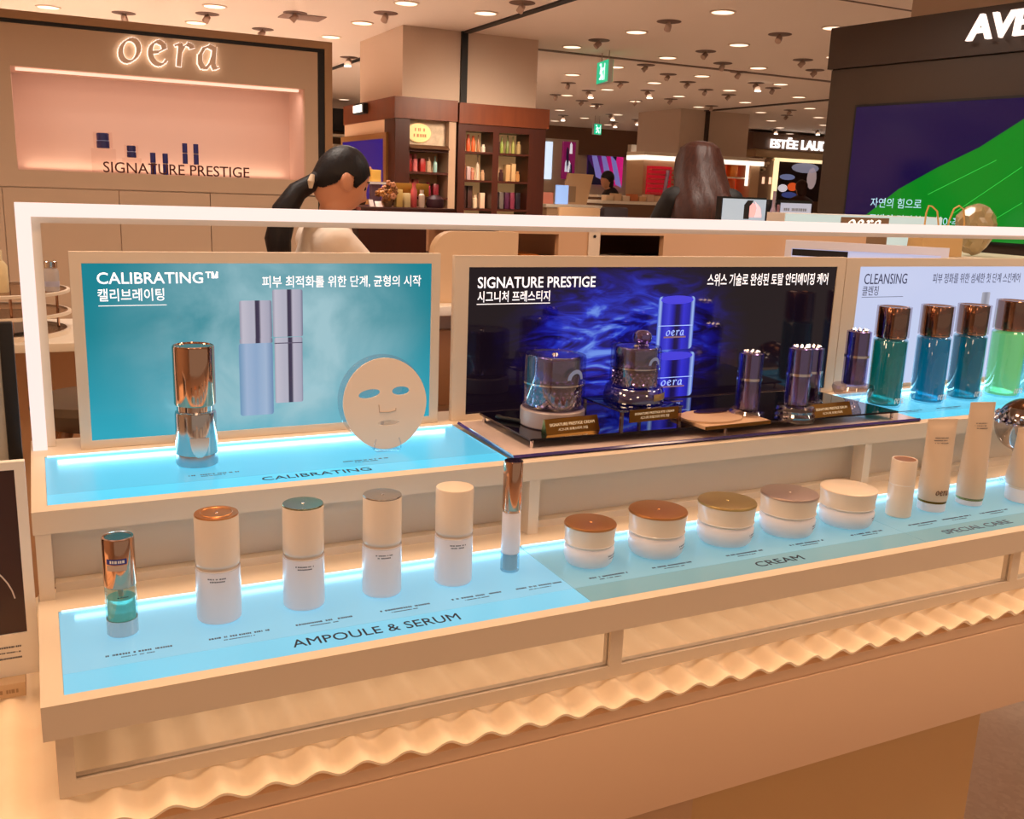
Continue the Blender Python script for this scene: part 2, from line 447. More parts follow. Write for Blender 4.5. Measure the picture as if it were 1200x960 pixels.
# ------------------------------------------------------------------ illuminated arch over the display
arch = thing('light_frame', 'glowing white rectangular light frame arching over the whole display stand', 'light frame', (0.0, .59, 1.119))
rail_m = emis('frosted_light_tube', (255, 234, 227), .97, (130, 116, 114))
bm = bmesh.new()
AX1 = 2.38
poly = [(-.002, 1.1193), (.018, 1.1193), (.018, 1.4675), (AX1 - .02, 1.4675), (AX1 - .02, 1.1193), (AX1, 1.1193), (AX1, 1.487), (-.002, 1.487)]
prism(bm, poly, (0, .574, 0), (1, 0, 0), (0, 0, 1), -.018)
obj('light_tube', bm, rail_m, arch, True, smooth=0)
bm = bmesh.new()
poly = [(0, 1.1193), (.030, 1.1193), (.030, 1.458), (AX1 - .03, 1.458), (AX1 - .03, 1.1193), (AX1 - .002, 1.1193), (AX1 - .002, 1.485), (0, 1.485)]
prism(bm, poly, (0, .5925, 0), (1, 0, 0), (0, 0, 1), -.028)
obj('back_frame', bm, beige, arch, True, smooth=0)
# ------------------------------------------------------------------ poster light boxes
def nodes(m):
    nt = m.node_tree; p = nt.nodes['Principled BSDF']
    def N(t, **k):
        n = nt.nodes.new('ShaderNode' + t)
        for a, b in k.items(): setattr(n, a, b)
        return n
    return nt, p, N, nt.links.new
def poster_teal():
    m = mat('teal_mist_print', (8, 30, 34), .12, emit=(0, 150, 165), es=.82, spec=.35); nt, p, N, K = nodes(m)
    tc = N('TexCoord'); n = N('TexNoise'); n.inputs['Scale'].default_value = 9; n.inputs['Detail'].default_value = 9; n.inputs['Distortion'].default_value = .35
    K(tc.outputs['Object'], n.inputs['Vector'])
    mp = N('Mapping'); mp.inputs['Location'].default_value = (-.30, 0, -.15); mp.vector_type = 'POINT'
    K(tc.outputs['Object'], mp.inputs[0])
    sc = N('VectorMath', operation='MULTIPLY'); sc.inputs[1].default_value = (1, 0, 1.15); K(mp.outputs[0], sc.inputs[0])
    ln = N('VectorMath', operation='LENGTH'); K(sc.outputs[0], ln.inputs[0])
    mr = N('MapRange', interpolation_type='SMOOTHSTEP'); mr.inputs[1].default_value = .30; mr.inputs[2].default_value = .04; K(ln.outputs['Value'], mr.inputs[0])
    ns = N('MapRange'); ns.inputs[1].default_value = .25; ns.inputs[2].default_value = .75; ns.inputs[3].default_value = .1; ns.inputs[4].default_value = 1.5; K(n.outputs['Fac'], ns.inputs[0])
    mu = N('Math', operation='MULTIPLY'); K(mr.outputs[0], mu.inputs[0]); K(ns.outputs[0], mu.inputs[1])
    sp = N('SeparateXYZ'); K(tc.outputs['Object'], sp.inputs[0])
    lo = N('MapRange'); lo.inputs[1].default_value = .18; lo.inputs[2].default_value = .02; K(sp.outputs[2], lo.inputs[0])
    base = N('Mix', data_type='RGBA'); base.inputs[6].default_value = rgb(18, 140, 156); base.inputs[7].default_value = rgb(52, 176, 200); K(lo.outputs[0], base.inputs[0])
    mx = N('Mix', data_type='RGBA'); mx.inputs[7].default_value = rgb(172, 212, 222); K(base.outputs[2], mx.inputs[6]); K(mu.outputs[0], mx.inputs[0])
    K(mx.outputs[2], p.inputs['Emission Color']); return m
def poster_navy():
    m = mat('blue_silk_print', (5, 4, 8), .05, emit=(10, 8, 20), es=.8, spec=.5, coat=.2); nt, p, N, K = nodes(m)
    tc = N('TexCoord')
    mp = N('Mapping'); mp.inputs['Rotation'].default_value = (0, radians(38), 0); mp.inputs['Scale'].default_value = (1.0, 1, 3.2)
    K(tc.outputs['Object'], mp.inputs[0])
    n = N('TexNoise'); n.inputs['Scale'].default_value = 9; n.inputs['Detail'].default_value = 6; n.inputs['Distortion'].default_value = 2.2; K(mp.outputs[0], n.inputs['Vector'])
    mp2 = N('Mapping'); mp2.inputs['Location'].default_value = (-.37, 0, -.135); K(tc.outputs['Object'], mp2.inputs[0])
    sc = N('VectorMath', operation='MULTIPLY'); sc.inputs[1].default_value = (.62, 0, 1.0); K(mp2.outputs[0], sc.inputs[0])
    ln = N('VectorMath', operation='LENGTH'); K(sc.outputs[0], ln.inputs[0])
    mr = N('MapRange', interpolation_type='SMOOTHSTEP'); mr.inputs[1].default_value = .19; mr.inputs[2].default_value = .03; K(ln.outputs['Value'], mr.inputs[0])
    ns = N('MapRange'); ns.inputs[1].default_value = .38; ns.inputs[2].default_value = .72; K(n.outputs['Fac'], ns.inputs[0])
    mu = N('Math', operation='MULTIPLY'); K(mr.outputs[0], mu.inputs[0]); K(ns.outputs[0], mu.inputs[1])
    ad = N('Math', operation='MULTIPLY_ADD'); K(mr.outputs[0], ad.inputs[0]); ad.inputs[1].default_value = .22; K(mu.outputs[0], ad.inputs[2])
    cr = N('ValToRGB'); el = cr.color_ramp.elements
    el[0].position = 0; el[0].color = rgb(22, 12, 22); el[1].position = 1; el[1].color = rgb(120, 160, 255)
    for q, c in ((.12, (22, 12, 60)), (.35, (28, 24, 140)), (.62, (44, 60, 214))):
        e = el.new(q); e.color = rgb(*c)
    K(ad.outputs[0], cr.inputs[0]); K(cr.outputs[0], p.inputs['Emission Color']); return m
def poster_lilac():
    m = mat('pale_lilac_print', (60, 62, 70), .2, emit=(206, 216, 250), es=.88, spec=.4); nt, p, N, K = nodes(m)
    tc = N('TexCoord'); n = N('TexNoise'); n.inputs['Scale'].default_value = 3
    mx = N('Mix', data_type='RGBA'); mx.inputs[6].default_value = rgb(196, 206, 246); mx.inputs[7].default_value = rgb(214, 222, 250)
    K(tc.outputs['Object'], n.inputs['Vector']); K(n.outputs['Fac'], mx.inputs[0]); K(mx.outputs[2], p.inputs['Emission Color']); return m
frame_m = mat('poster_frame_beige', (226, 206, 184), .4, noise=.02, nscale=4)
def poster(name, label, x0, x1, z1, xi0, xi1, zi0, zi1, pm):
    t = thing(name, label, 'poster light box', (x0, .56, 1.1195))
    z0 = 1.1195
    bm = bmesh.new()
    box(bm, x0, x1, .5605, .573, z0, zi0); box(bm, x0, x1, .5605, .573, zi1, z1); box(bm, x0, xi0, .5605, .573, zi0, zi1); box(bm, xi1, x1, .5605, .573, zi0, zi1)
    obj('frame', bm, frame_m, t, True, smooth=0)
    p = obj('printed_panel', B(xi0, xi1, .5625, .5728, zi0, zi1), pm, t, True, smooth=0)
    return t
P1 = poster('poster_light_box', 'turquoise misty CALIBRATING poster light box in a beige frame', .064, .648, 1.419, .080, .632, 1.132, 1.402, poster_teal())
P2 = poster('poster_light_box', 'dark navy SIGNATURE PRESTIGE poster light box with blue brush strokes in the middle', .675, 1.586, 1.4155, .702, 1.563, 1.130, 1.3955, poster_navy())
P3 = poster('poster_light_box', 'pale lilac CLEANSING poster light box behind the tall copper-capped bottles', 1.588, 2.33, 1.414, 1.629, 2.29, 1.128, 1.3955, poster_lilac())
obj('side_panel', B(.6755, .69, .5732, .5738, 1.1195, 1.4155), frame_m, P2, True)
YP = .5622
w_print = emis('white_print', (240, 236, 240), .95)
def ptext(P, s, x0, x1, z0, z1, m=w_print, wgt=.0):
    text('lettering', s, m, P, (x0, YP, z0), (1, 0, 0), (0, 0, 1), x1 - x0, z1 - z0, .0002, wgt)
ptext(P1, 'CALIBRATING™', .1, .275, 1.371, 1.389, wgt=.012)
ptext(P1, '캘리브레이팅', .1, .194, 1.345, 1.364, wgt=.01)
ptext(P1, '피부 최적화를 위한 단계, 균형의 시작', .343, .613, 1.362, 1.382, wgt=.008)
obj('underline', B(.1, .197, YP - .0002, YP, 1.338, 1.339), w_print, P1, True, smooth=0)
ptext(P2, 'SIGNATURE PRESTIGE', .72, .962, 1.358, 1.378, wgt=.012)
ptext(P2, '시그니처 프레스티지', .72, .866, 1.333, 1.353, wgt=.012)
obj('underline', B(.719, .867, YP - .0002, YP, 1.329, 1.3305), w_print, P2, True, smooth=0)
ptext(P2, '스위스 기술로 완성된 토탈 안티에이징 케어', 1.222, 1.54, 1.357, 1.382, wgt=.012)
nk = emis('navy_print', (40, 40, 80), .6, (30, 30, 60))
ptext(P3, 'CLEANSING', 1.646, 1.776, 1.357, 1.38, nk)
ptext(P3, '클렌징', 1.644, 1.692, 1.332, 1.353, nk)
obj('underline', B(1.644, 1.77, YP - .0002, YP, 1.328, 1.329), nk, P3, True, smooth=0)
ptext(P3, '피부 정화를 위한 섬세한 첫 단계 스킨케어', 1.858, 2.156, 1.357, 1.38, nk)
# the products printed on the posters
def pr_rect(P, name, x0, x1, z0, z1, m, r=.003, d=.0004, y=YP):
    cx, cz = (x0 + x1) / 2, (z0 + z1) / 2; w, h = (x1 - x0) / 2, (z1 - z0) / 2
    poly = []
    for sx, sz, a0 in ((1, -1, -90), (1, 1, 0), (-1, 1, 90), (-1, -1, 180)):
        for k in range(5):
            a = radians(a0 + 22.5 * k); poly.append((sx * (w - r) + r * cos(a), sz * (h - r) + r * sin(a)))
    bm = prism(bmesh.new(), poly, (0, 0, 0), (1, 0, 0), (0, 0, 1), d)
    return obj(name, bm, m, P, smooth=0, loc=Vector((cx, y, cz)) - P.location)
def pr_ell(P, name, cx, cz, rx, rz, m, d=.0004, y=YP):
    bm = prism(bmesh.new(), [(rx * cos(2 * pi * k / 40), rz * sin(2 * pi * k / 40)) for k in range(40)], (0, 0, 0), (1, 0, 0), (0, 0, 1), d)
    return obj(name, bm, m, P, smooth=0, loc=Vector((cx, y, cz)) - P.location)
chr_r = [(0, (150, 150, 170)), (.1, (205, 200, 215)), (.35, (190, 188, 205)), (.46, (190, 188, 205)), (.5, (58, 50, 76)), (.6, (70, 62, 88)), (.66, (196, 190, 208)), (.9, (178, 176, 196)), (1, (110, 112, 140))]
m_l = ramp_print('print_silver_left', 0, .026, chr_r, .85); m_r = ramp_print('print_silver_right', 0, .025, chr_r, .85)
m_fb = ramp_print('print_frosted_body', 0, .026, [(0, (120, 160, 196)), (.2, (168, 190, 222)), (.5, (150, 178, 214)), (.8, (170, 192, 222)), (1, (118, 150, 190))], .85)
pr_rect(P1, 'printed_bottle_cap', .306, .357, 1.282, 1.343, m_l); pr_rect(P1, 'printed_bottle_body', .3035, .3575, 1.155, 1.274, m_fb, .004); pr_rect(P1, 'printed_bottle_neck', .305, .3575, 1.274, 1.282, m_l, .002)
pr_rect(P1, 'printed_bottle_cap', .3585, .4075, 1.283, 1.360, m_r); pr_rect(P1, 'printed_bottle_body', .3605, .4065, 1.173, 1.282, m_r, .003)
pr_rect(P1, 'printed_ring', .3605, .4065, 1.272, 1.2735, emis('print_dark', (70, 66, 90), .8), .0005, y=YP - .0005)
def jar_print(x0, x1, z0, z1, idx):
    w = x1 - x0; cx = (x0 + x1) / 2
    R = [(0, (60, 90, 220)), (.06, (170, 200, 255)), (.12, (40, 40, 190)), (.3, (70, 70, 230)), (.4, (40, 36, 190)), (.5, (26, 16, 70)), (.58, (30, 20, 90)), (.7, (56, 52, 220)), (.88, (40, 40, 180)), (.95, (170, 200, 255)), (1, (50, 70, 200))]
    m = ramp_print('print_blue_jar_%d' % idx, 0, w / 2, R, .85)
    dk = emis('print_navy', (26, 22, 90), .8); lt = emis('print_pale_blue', (150, 180, 255), .8); gd = emis('print_brown', (120, 96, 110), .8)
    pr_rect(P2, 'printed_jar', x0, x1, z0, z1, m, .009, .0003)
    pr_ell(P2, 'printed_lid', cx, z1 - .007, w * .44, .0085, emis('print_lid_blue', (62, 60, 214), .8), y=YP - .0006)
    pr_rect(P2, 'printed_seam', x0 + .003, x1 - .003, (z0 + z1) / 2 - .006, (z0 + z1) / 2 - .0045, lt, .0006, .0002, YP - .0005)
    pr_rect(P2, 'printed_band', x0 + w * .2, x1 - w * .2, z0 + (z1 - z0) * .22, z0 + (z1 - z0) * .25, gd, .0005, .0002, YP - .0005)
    calligraphy('printed_lettering', lt, P2, (cx - w * .25, YP - .0004, z0 + (z1 - z0) * .26), (1, 0, 0), (0, 0, 1), w * .5, .011, .0002)
def calligraphy(name, m, parent, pos, u, v, width, height, depth, world=True, grow=0.0):
    """the slanted broad-nib word on the signs and labels"""
    letters = {'o': [[(.5 + .34 * cos(radians(a)) + .10 * sin(radians(a)), .5 + .44 * sin(radians(a))) for a in range(0, 361, 15)]],
               'e': [[(.22, .5), (.48, .55), (.74, .70), (.70, .88), (.52, .95)] + [(.52 + .34 * cos(radians(a)), .5 + .45 * sin(radians(a))) for a in range(100, 326, 15)]],
               'r': [[(.12, .86), (.30, .95), (.34, .86), (.26, .3), (.24, .05)], [(.32, .6), (.46, .84), (.62, .96), (.76, .93), (.80, .82)]],
               'a': [[(.78, .88), (.58, .96), (.36, .86), (.2, .58), (.18, .28), (.30, .06), (.46, .08), (.64, .32), (.76, .62)], [(.80, .96), (.76, .6), (.72, .22), (.80, .06), (.96, .14)]]}
    bm = bmesh.new(); u, v, pos = Vector(u), Vector(v), Vector(pos); cnt = 0
    nb = Vector((cos(radians(35)) * .088, sin(radians(35)) * .088)); adv = {'o': 1.12, 'e': 1.05, 'r': .92, 'a': 1.0}
    tot = sum(adv[c] for c in 'oera'); s = width / tot; sz = height
    x = 0
    for c in 'oera':
        for path in letters[c]:
            pts = [Vector(p) for p in path]
            for a, b in zip(pts, pts[1:]):
                t = (b - a)
                if t.length < 1e-5: continue
                t.normalize(); n = Vector((-t.y, t.x))
                w = abs(n.dot(nb)) + .03 + grow; e = t * (.02 + grow * .5)
                q = [a - e - n * w, b + e - n * w, b + e + n * w, a - e + n * w]
                prism(bm, [((x + p.x) * s, p.y * sz) for p in q], pos, u, v, depth * (1 + .0035 * (cnt % 60))); cnt += 1
        x += adv[c]
    return obj(name, bm, m, parent, world=world, smooth=0)
jar_print(1.1, 1.205, 1.135, 1.226, 1)
jar_print(1.108, 1.196, 1.232, 1.338, 0)
m_g = ramp_print('print_green_bottle', 0, .03, [(0, (120, 200, 130)), (.3, (190, 240, 150)), (.6, (160, 230, 120)), (1, (130, 210, 150))], .85)
pr_rect(P3, 'printed_bottle_body', 2.0, 2.06, 1.15, 1.30, m_g, .004); pr_rect(P3, 'printed_bottle_cap', 2.03, 2.058, 1.302, 1.335, ramp_print('print_grey_cap', 0, .014, [(0, (190, 190, 205)), (.5, (150, 150, 165)), (1, (200, 200, 215))], .8), .003)

# ------------------------------------------------------------------ products on the upper shelf
ZU, ZL = 1.1191, 1.0001
t = thing('serum_bottle', 'tall silver metallic bottle standing before the turquoise poster', 'bottle', (.216, .434, ZU))
obj('body', L([(0, 0), (.0282, 0), (.0292, .002), (.0292, .076), (.0285, .079), (.0255, .081), (0, .081)]), mat('silver_mirror', (206, 200, 198), .14, 1), t)
obj('base_ring', L([(.0294, .001), (.0298, .002), (.0298, .016), (.0294, .017)], 40), mat('silver_ring', (190, 196, 204), .3, 1), t)
obj('neck_ring', cyl(.026, .081, .090, .0008), chrome, t)
obj('cap', L([(0, .090), (.0285, .090), (.0294, .092), (.0294, .174), (.0286, .1765), (.027, .177), (.0265, .1755), (0, .1755)]), rosegold, t)
bm = bmesh.new(); prism(bm, [(-.0135 * cos(radians(a)) if False else .0135 * cos(radians(a)), .045 + (.03 * sin(radians(a)) if a >= 180 else .027)) for a in list(range(180, 361, 12))], (0, -.0291, 0), (1, 0, 0), (0, 0, 1), .0006)
obj('engraved_drop', bm, mat('bright_silver', (236, 232, 230), .22, 1), t, smooth=0)
t = thing('facial_mask', 'pale round facial sheet mask with cut-out eyes, propped up on the cyan panel', 'sheet mask', (.503, .418, ZU))
cu = bpy.data.curves.new('mask_outline', 'CURVE'); cu.dimensions = '2D'; cu.fill_mode = 'BOTH'; cu.extrude = .0012
def spl(pts):
    s = cu.splines.new('POLY'); s.points.add(len(pts) - 1); s.use_cyclic_u = True
    for q, (x, y) in zip(s.points, pts): q.co = (x, y, 0, 1)
def el(cx, cy, rx, ry, n=32, e=1.0, f=0): return [(cx + rx * cos(2 * pi * k / n), cy + ry * (abs(sin(2 * pi * k / n)) ** e) * (1 if sin(2 * pi * k / n) >= 0 else -1) + f * cos(2 * pi * k / n)) for k in range(n)]
spl([(.069 * cos(a) * (1 - .06 * max(0, -sin(a))), .072 + .072 * sin(a)) for a in [2 * pi * k / 64 for k in range(64)]])
spl(el(-.026, .089, .0175, .0068, f=.002)); spl(el(.026, .091, .0145, .0068)); spl(el(.004, .0415, .018, .0042))
co2 = bpy.data.objects.new('mask_outline', cu); COL.objects.link(co2)
me = bpy.data.meshes.new_from_object(co2.evaluated_get(bpy.context.evaluated_depsgraph_get())); bpy.data.objects.remove(co2)
bm = bmesh.new(); bm.from_mesh(me)
for v in bm.verts:
    x, h, d = v.co
    v.co = Vector((x, d + .004, h + .002)); v.co.y += .12 * v.co.z - .008
obj('mask_sheet', bm, mat('mask_fabric', (236, 214, 194), .7), t)
o = obj('nose_flap', T([(-.011, .0034, .073), (-.0105, .002, .0615), (.004, .0019, .0605), (.0165, .0021, .0625), (.017, .0026, .066)], .0009, 6), mat('mask_cut', (196, 168, 148), .8), t)
bm = B(-.02, .02, -.014, .03, 0, .0025, bev=.0008)
for sx in (-1, 1): tube(bm, [(sx * .022, -.008, .003), (sx * .0215, -.0085, .012), (sx * .019, -.0075, .02)], .0012, 8)
prism(bm, [(.004, .0025), (.028, .0025), (.022, .055), (.019, .055)], (-.001, 0, 0), (0, 1, 0), (0, 0, 1), .002)
obj('clear_stand', bm, acrylic_t, t)
obj('clear_disc', prism(bmesh.new(), [(.0725 * cos(2 * pi * k / 48), .075 + .0725 * sin(2 * pi * k / 48)) for k in range(48)], (0, .012, .002), (1, 0, 0), (0, .12, 1), -.0015), acrylic_t, t)

# clear platform of the dark jars
t = thing('acrylic_platform', 'clear acrylic platform with a dark mirrored plate under the navy jars', 'display platform', (1.1, .40, ZU))
def quad(bm, a, z0, z1):
    prism(bm, a, (0, 0, z0), (1, 0, 0), (0, 1, 0), z1 - z0); return bm
slab = [(.671, .300), (1.548, .288), (1.548, .34), (1.50, .528), (.679, .532)]
obj('clear_slab', quad(bmesh.new(), slab, ZU, ZU + .005), mat('milky_acrylic', (232, 208, 200), .12, coat=.5), t, True, smooth=0)
obj('slab_edge', tube(bmesh.new(), [(.676, .53, ZU + .0036), (.671, .299, ZU + .0036), (1.549, .287, ZU + .0036)], .0033, 4), mat('violet_acrylic_edge', (52, 40, 110), .1, spec=.9), t, True)
plate = [(.716, .330), (1.5, .298), (1.48, .520), (.714, .525)]
obj('mirror_plate', quad(bmesh.new(), plate, ZU + .018, ZU + .0215), mat('dark_mirror', (40, 32, 46), .04, .85, coat=.5), t, True, smooth=0)
for x, y in ((.722, .336), (.72, .518), (1.1, .32), (1.49, .304), (1.47, .51)):
    obj('standoff', cyl(.003, ZU + .005, ZU + .018, .0004, 12, (x, y, 0)), chrome, t, True)
ZP = ZU + .0217

navy = mat('navy_glass', (84, 70, 140), .1, .7, coat=1)
navym = mat('violet_mirror', (128, 112, 176), .16, .95, coat=.5)
steel = mat('bright_steel', (220, 214, 216), .12, 1)
crystal = mat('faceted_violet', (176, 164, 206), .12, .9)
skyb = mat('pale_blue_enamel', (150, 176, 236), .25, coat=.5)
def prestige_jar(name, label, loc, r, h, rz=0):
    t = thing(name, label, 'cream jar', loc, rz)
    ri = r * .82
    obj('outer_shell', L([(r * .80, .001), (r * .97, .001), (r, .004), (r, h - .006), (r * .97, h - .001), (r * .90, h), (r * .88, h - .004), (r * .88, .006)], 48), thin_glass('thick_clear_shell', (226, 222, 236), .16), t)
    obj('inner_pot', L([(0, .004), (ri * .96, .004), (ri, .008), (ri, h * .46), (ri * .97, h * .47), (0, h * .47)], 48), navy, t)
    o = obj('lid', L([(0, h * .50), (ri * .98, h * .50), (ri, h * .52), (ri, h * .93), (ri * .95, h * .98), (ri * .3, h * .985), (0, h * .985)], 48), navym, t)
    obj('lid_stud', L([(0, h * 1.02), (.004, h * 1.015), (.006, h * .985), (0, h * .98)], 16), steel, o)
    obj('steel_band', L([(ri * .97, h * .465), (r * 1.004, h * .47), (r * 1.004, h * .50), (ri * .97, h * .505)], 48), steel, t)
    bm = bmesh.new(); rg = random.Random(5)
    for row in range(4):
        for k in range(26):
            a = 2 * pi * (k + .5 * (row % 2)) / 26; z = h * (.09 + .085 * row)
            bmesh.ops.create_icosphere(bm, subdivisions=1, radius=h * .052, matrix=Matrix.Translation((ri * 1.02 * cos(a), ri * 1.02 * sin(a), z)) @ Matrix.Rotation(rg.random() * 3, 4, 'X'))
    obj('faceted_band', bm, crystal, t, smooth=0)
    bm = bmesh.new(); arc = []
    for k in range(0, 181, 12):
        a = radians(k); arc.append((a, 1))
    # raised arch emblem wrapped on the lid
    ro, rI = h * .19, h * .115
    outer = [(ro * cos(radians(k)), ro * sin(radians(k))) for k in range(0, 181, 12)]; inner = [(rI * cos(radians(k)), rI * sin(radians(k))) for k in range(180, -1, -12)]
    ring = outer + inner; f = []
    def wrap(p, rr, off):
        a = -pi / 2 + off + p[0] / rr; return Vector((rr * cos(a), rr * sin(a), h * .60 + p[1]))
    for (a, b), (c, d) in zip(zip(outer, outer[1:]), zip(inner[::-1], inner[::-1][1:])):
        q = [bm.verts.new(wrap(p, r * 1.004, .25)) for p in (a, b, d, c)]; bm.faces.new(q)
    obj('arch_emblem', bm, skyb, t)
    return t
blk = thing('display_block', 'frosted round block under the larger navy jar', 'display block', (.800, .413, ZP))
obj('block', cyl(.0555, 0, .030, .002, 48), mat('frosted_block', (206, 188, 186), .35, trans=.3), blk)
prestige_jar('cream_jar', 'larger navy cream jar in a clear shell on the frosted round block', (.800, .413, ZP + .0303), .054, .092, .0)
def plaque(label, loc, w, h, rz, lines, tilt=.5):
    t = thing('name_plaque', label, 'name plaque', loc, rz)
    p = obj('plate', prism(bmesh.new(), [(0, 0), (.018, 0), (.0125, h), (.0105, h)], (-w / 2, -.009, 0), (0, 1, 0), (0, 0, 1), w), bronze, t, smooth=0)
    n = Vector((0, .0105, h)).normalized()
    for k, (s, f) in enumerate(lines):
        text('lettering', s, emis('plaque_print', (236, 220, 186), .35), t, Vector((-w * f / 2, -.0092, 0)) + n * (h * (.56 - .36 * k)) , (1, 0, 0), n, w * f, h * .2, .0002, 0, world=False)
    return t
plaque('bronze name plaque lying in front of the larger navy jar', (.805, .355, ZP), .105, .024, .06, [('SIGNATURE PRESTIGE CREAM', .84), ('시그니처 프레스티지 크림', .55)])
t = thing('spatula', 'small black and gold spatula left of the larger navy jar', 'spatula', (.742, .43, ZP))
obj('handle', T([(-.012, .028, .004), (.002, .008, .004), (.008, -.004, .004)], [.0035, .004, .003], 10), dark, t)
obj('gold_tip', T([(.008, -.004, .004), (.013, -.013, .004)], [.003, .0026], 10), gold, t)
obj('spoon', T([(-.012, .028, .004), (-.017, .036, .0045), (-.02, .042, .005)], [.003, .005, .003], 10), dark, t)
rz2 = .05
t = thing('acrylic_riser', 'small clear acrylic riser table carrying the smaller navy jar', 'display riser', (.94, .374, ZP), rz2)
obj('top', B(-.068, .062, -.058, .062, .036, .039, bev=.0005), thin_glass('dark_acrylic_sheet', (150, 136, 168), .2), t)
for x in (-.066, .0555):
    for y in (-.056, .056): obj('leg', B(x, x + .005, y, y + .005, 0, .0358), thin_glass('amber_acrylic', (226, 190, 150), .2), t)
obj('name_plate', B(-.052, .05, -.0605, -.0585, .018, .0395), bronze, t, smooth=0)
text('lettering', 'SIGNATURE PRESTIGE EYE CREAM', emis('plaque_print', (236, 220, 186), .35), t, (-.042, -.0607, .0305), (1, 0, 0), (0, 0, 1), .082, .0038, .0002, 0, world=False)
text('lettering', '시그니처 프레스티지 아이 크림', emis('plaque_print', (236, 220, 186), .35), t, (-.03, -.0607, .0225), (1, 0, 0), (0, 0, 1), .06, .0052, .0002, 0, world=False)
blk = thing('display_block', 'thick clear crystal puck with a gold label under the smaller navy jar', 'display block', (.945, .385, ZP + .0392))
obj('puck', L([(0, 0), (.052, 0), (.054, .003), (.050, .024), (.048, .026), (0, .026)], 48), thin_glass('crystal_puck', (190, 180, 206), .25), blk)
bm = bmesh.new()
for k in range(10):
    a0, a1 = -1.45 + k * .1, -1.35 + k * .1
    q = [bm.verts.new((.0535 * cos(a), .0535 * sin(a), z)) for a, z in ((a0, .007), (a1, .007), (a1, .019), (a0, .019))]; bm.faces.new(q)
obj('gold_label', bm, gold, blk)
t = prestige_jar('cream_jar', 'smaller navy cream jar on the crystal puck and acrylic riser', (.945, .385, ZP + .0654), .044, .070)
obj('lid_knob', L([(0, .069), (.013, .069), (.011, .0715), (.0155, .0755), (.0175, .082), (.0155, .0895), (.009, .0945), (0, .0955)], 28, (.016, .008, 0)), navym, t)
t = thing('mirror_compact', 'flat beige folded compact lying open right of the acrylic riser', 'compact', (1.10, .345, ZP), .03)
tan = mat('tan_leatherette', (206, 170, 138), .5)
obj('base_board', B(-.07, .075, -.055, .045, 0, .007, bev=.001), tan, t)
obj('gold_edge', B(-.071, .076, -.0565, -.0552, 0.0005, .0065), bronze, t)
obj('upper_leaf', loft(bmesh.new(), [[(-.068 + .11 * cos(a) * .55 + .05, -.005 + .045 * sin(a), .0072) for a in [2 * pi * k / 32 for k in range(32)]], [(-.068 + .11 * cos(a) * .55 + .05, -.005 + .045 * sin(a), .0105) for a in [2 * pi * k / 32 for k in range(32)]]]), tan, t)
obj('mirror', loft(bmesh.new(), [[(.01 + .045 * cos(a), .022 + .014 * sin(a), .0107) for a in [2 * pi * k / 32 for k in range(32)]], [(.01 + .045 * cos(a), .022 + .014 * sin(a), .0125) for a in [2 * pi * k / 32 for k in range(32)]]]), mat('compact_mirror', (110, 84, 84), .08, .8), t)

# slim violet serum bottles, each on its own clear foot
def violet_bottle(label, loc, r=.0205, h=.1):
    t = thing('serum_bottle', label, 'bottle', loc, group='violet metallic serum bottles')
    obj('outer_sleeve', L([(r * 1.05, 0), (r * 1.15, .001), (r * 1.15, h - .001), (r * 1.05, h)], 32), thin_glass('sleeve_glass', (225, 218, 240), .14), t)
    obj('body', L([(0, .002), (r * .95, .002), (r, .004), (r, h * .52), (0, h * .52)], 32), navym, t)
    obj('collar', L([(0, h * .52), (r * 1.17, h * .52), (r * 1.17, h * .565), (0, h * .565)], 32), steel, t)
    c = obj('cap', L([(0, h * .565), (r, h * .565), (r, h * .985), (r * .9, h), (0, h)], 32), navym, t)
    bm = bmesh.new()
    for k in range(9): bmesh.ops.create_icosphere(bm, subdivisions=1, radius=r * .2, matrix=Matrix.Translation((r * .62 * cos(k * 2 * pi / 8) * (k < 8), r * .62 * sin(k * 2 * pi / 8) * (k < 8), h + .0006)))
    obj('crystal_studs', bm, steel, c, smooth=0)
    return t
def foot(label, loc, prof):
    t = thing('clear_puck', label, 'display block', loc)
    obj('foot', L(prof, 40), thin_glass('crystal_foot', (232, 224, 226), .22), t)
    return t
foot('clear round foot under the leftmost violet bottle', (1.166, .345, ZP), [(0, 0), (.030, 0), (.033, .002), (.031, .006), (.033, .010), (.029, .016), (.024, .0172), (0, .0172)])
vb = violet_bottle('leftmost violet bottle, before the navy poster, right of the folded compact', (1.166, .345, ZP + .0175), .0195, .103)
def vdup(label, loc):
    return dup(vb, loc, label)
foot('tall rippled clear foot under the middle violet bottle', (1.241, .302, ZP), [(0, 0), (.034, 0), (.037, .003), (.035, .007), (.037, .011), (.034, .016), (.036, .021), (.033, .027), (.026, .030), (0, .030)])
vdup('middle violet bottle on the tall rippled clear foot', (1.241, .302, ZP + .0303))
foot('low clear foot under the violet bottle at the back', (1.368, .405, ZP), [(0, 0), (.028, 0), (.030, .002), (.028, .008), (.024, .0095), (0, .0095)])
vdup('violet bottle half hidden behind the middle one', (1.368, .405, ZP + .0098))
foot('high clear bowl-shaped foot beside the first green bottle', (1.402, .325, ZP), [(0, 0), (.020, 0), (.020, .003), (.012, .018), (.016, .026), (.034, .034), (.039, .046), (.037, .052), (0, .052)])
vdup('rightmost violet bottle raised on a high clear foot beside the green bottle', (1.402, .325, ZP + .0523))
plaque('bronze name plaque right of the middle violet bottle', (1.337, .312, ZP), .10, .023, .04, [('SIGNATURE PRESTIGE SERUM', .8), ('시그니처 프레스티지', .5)])

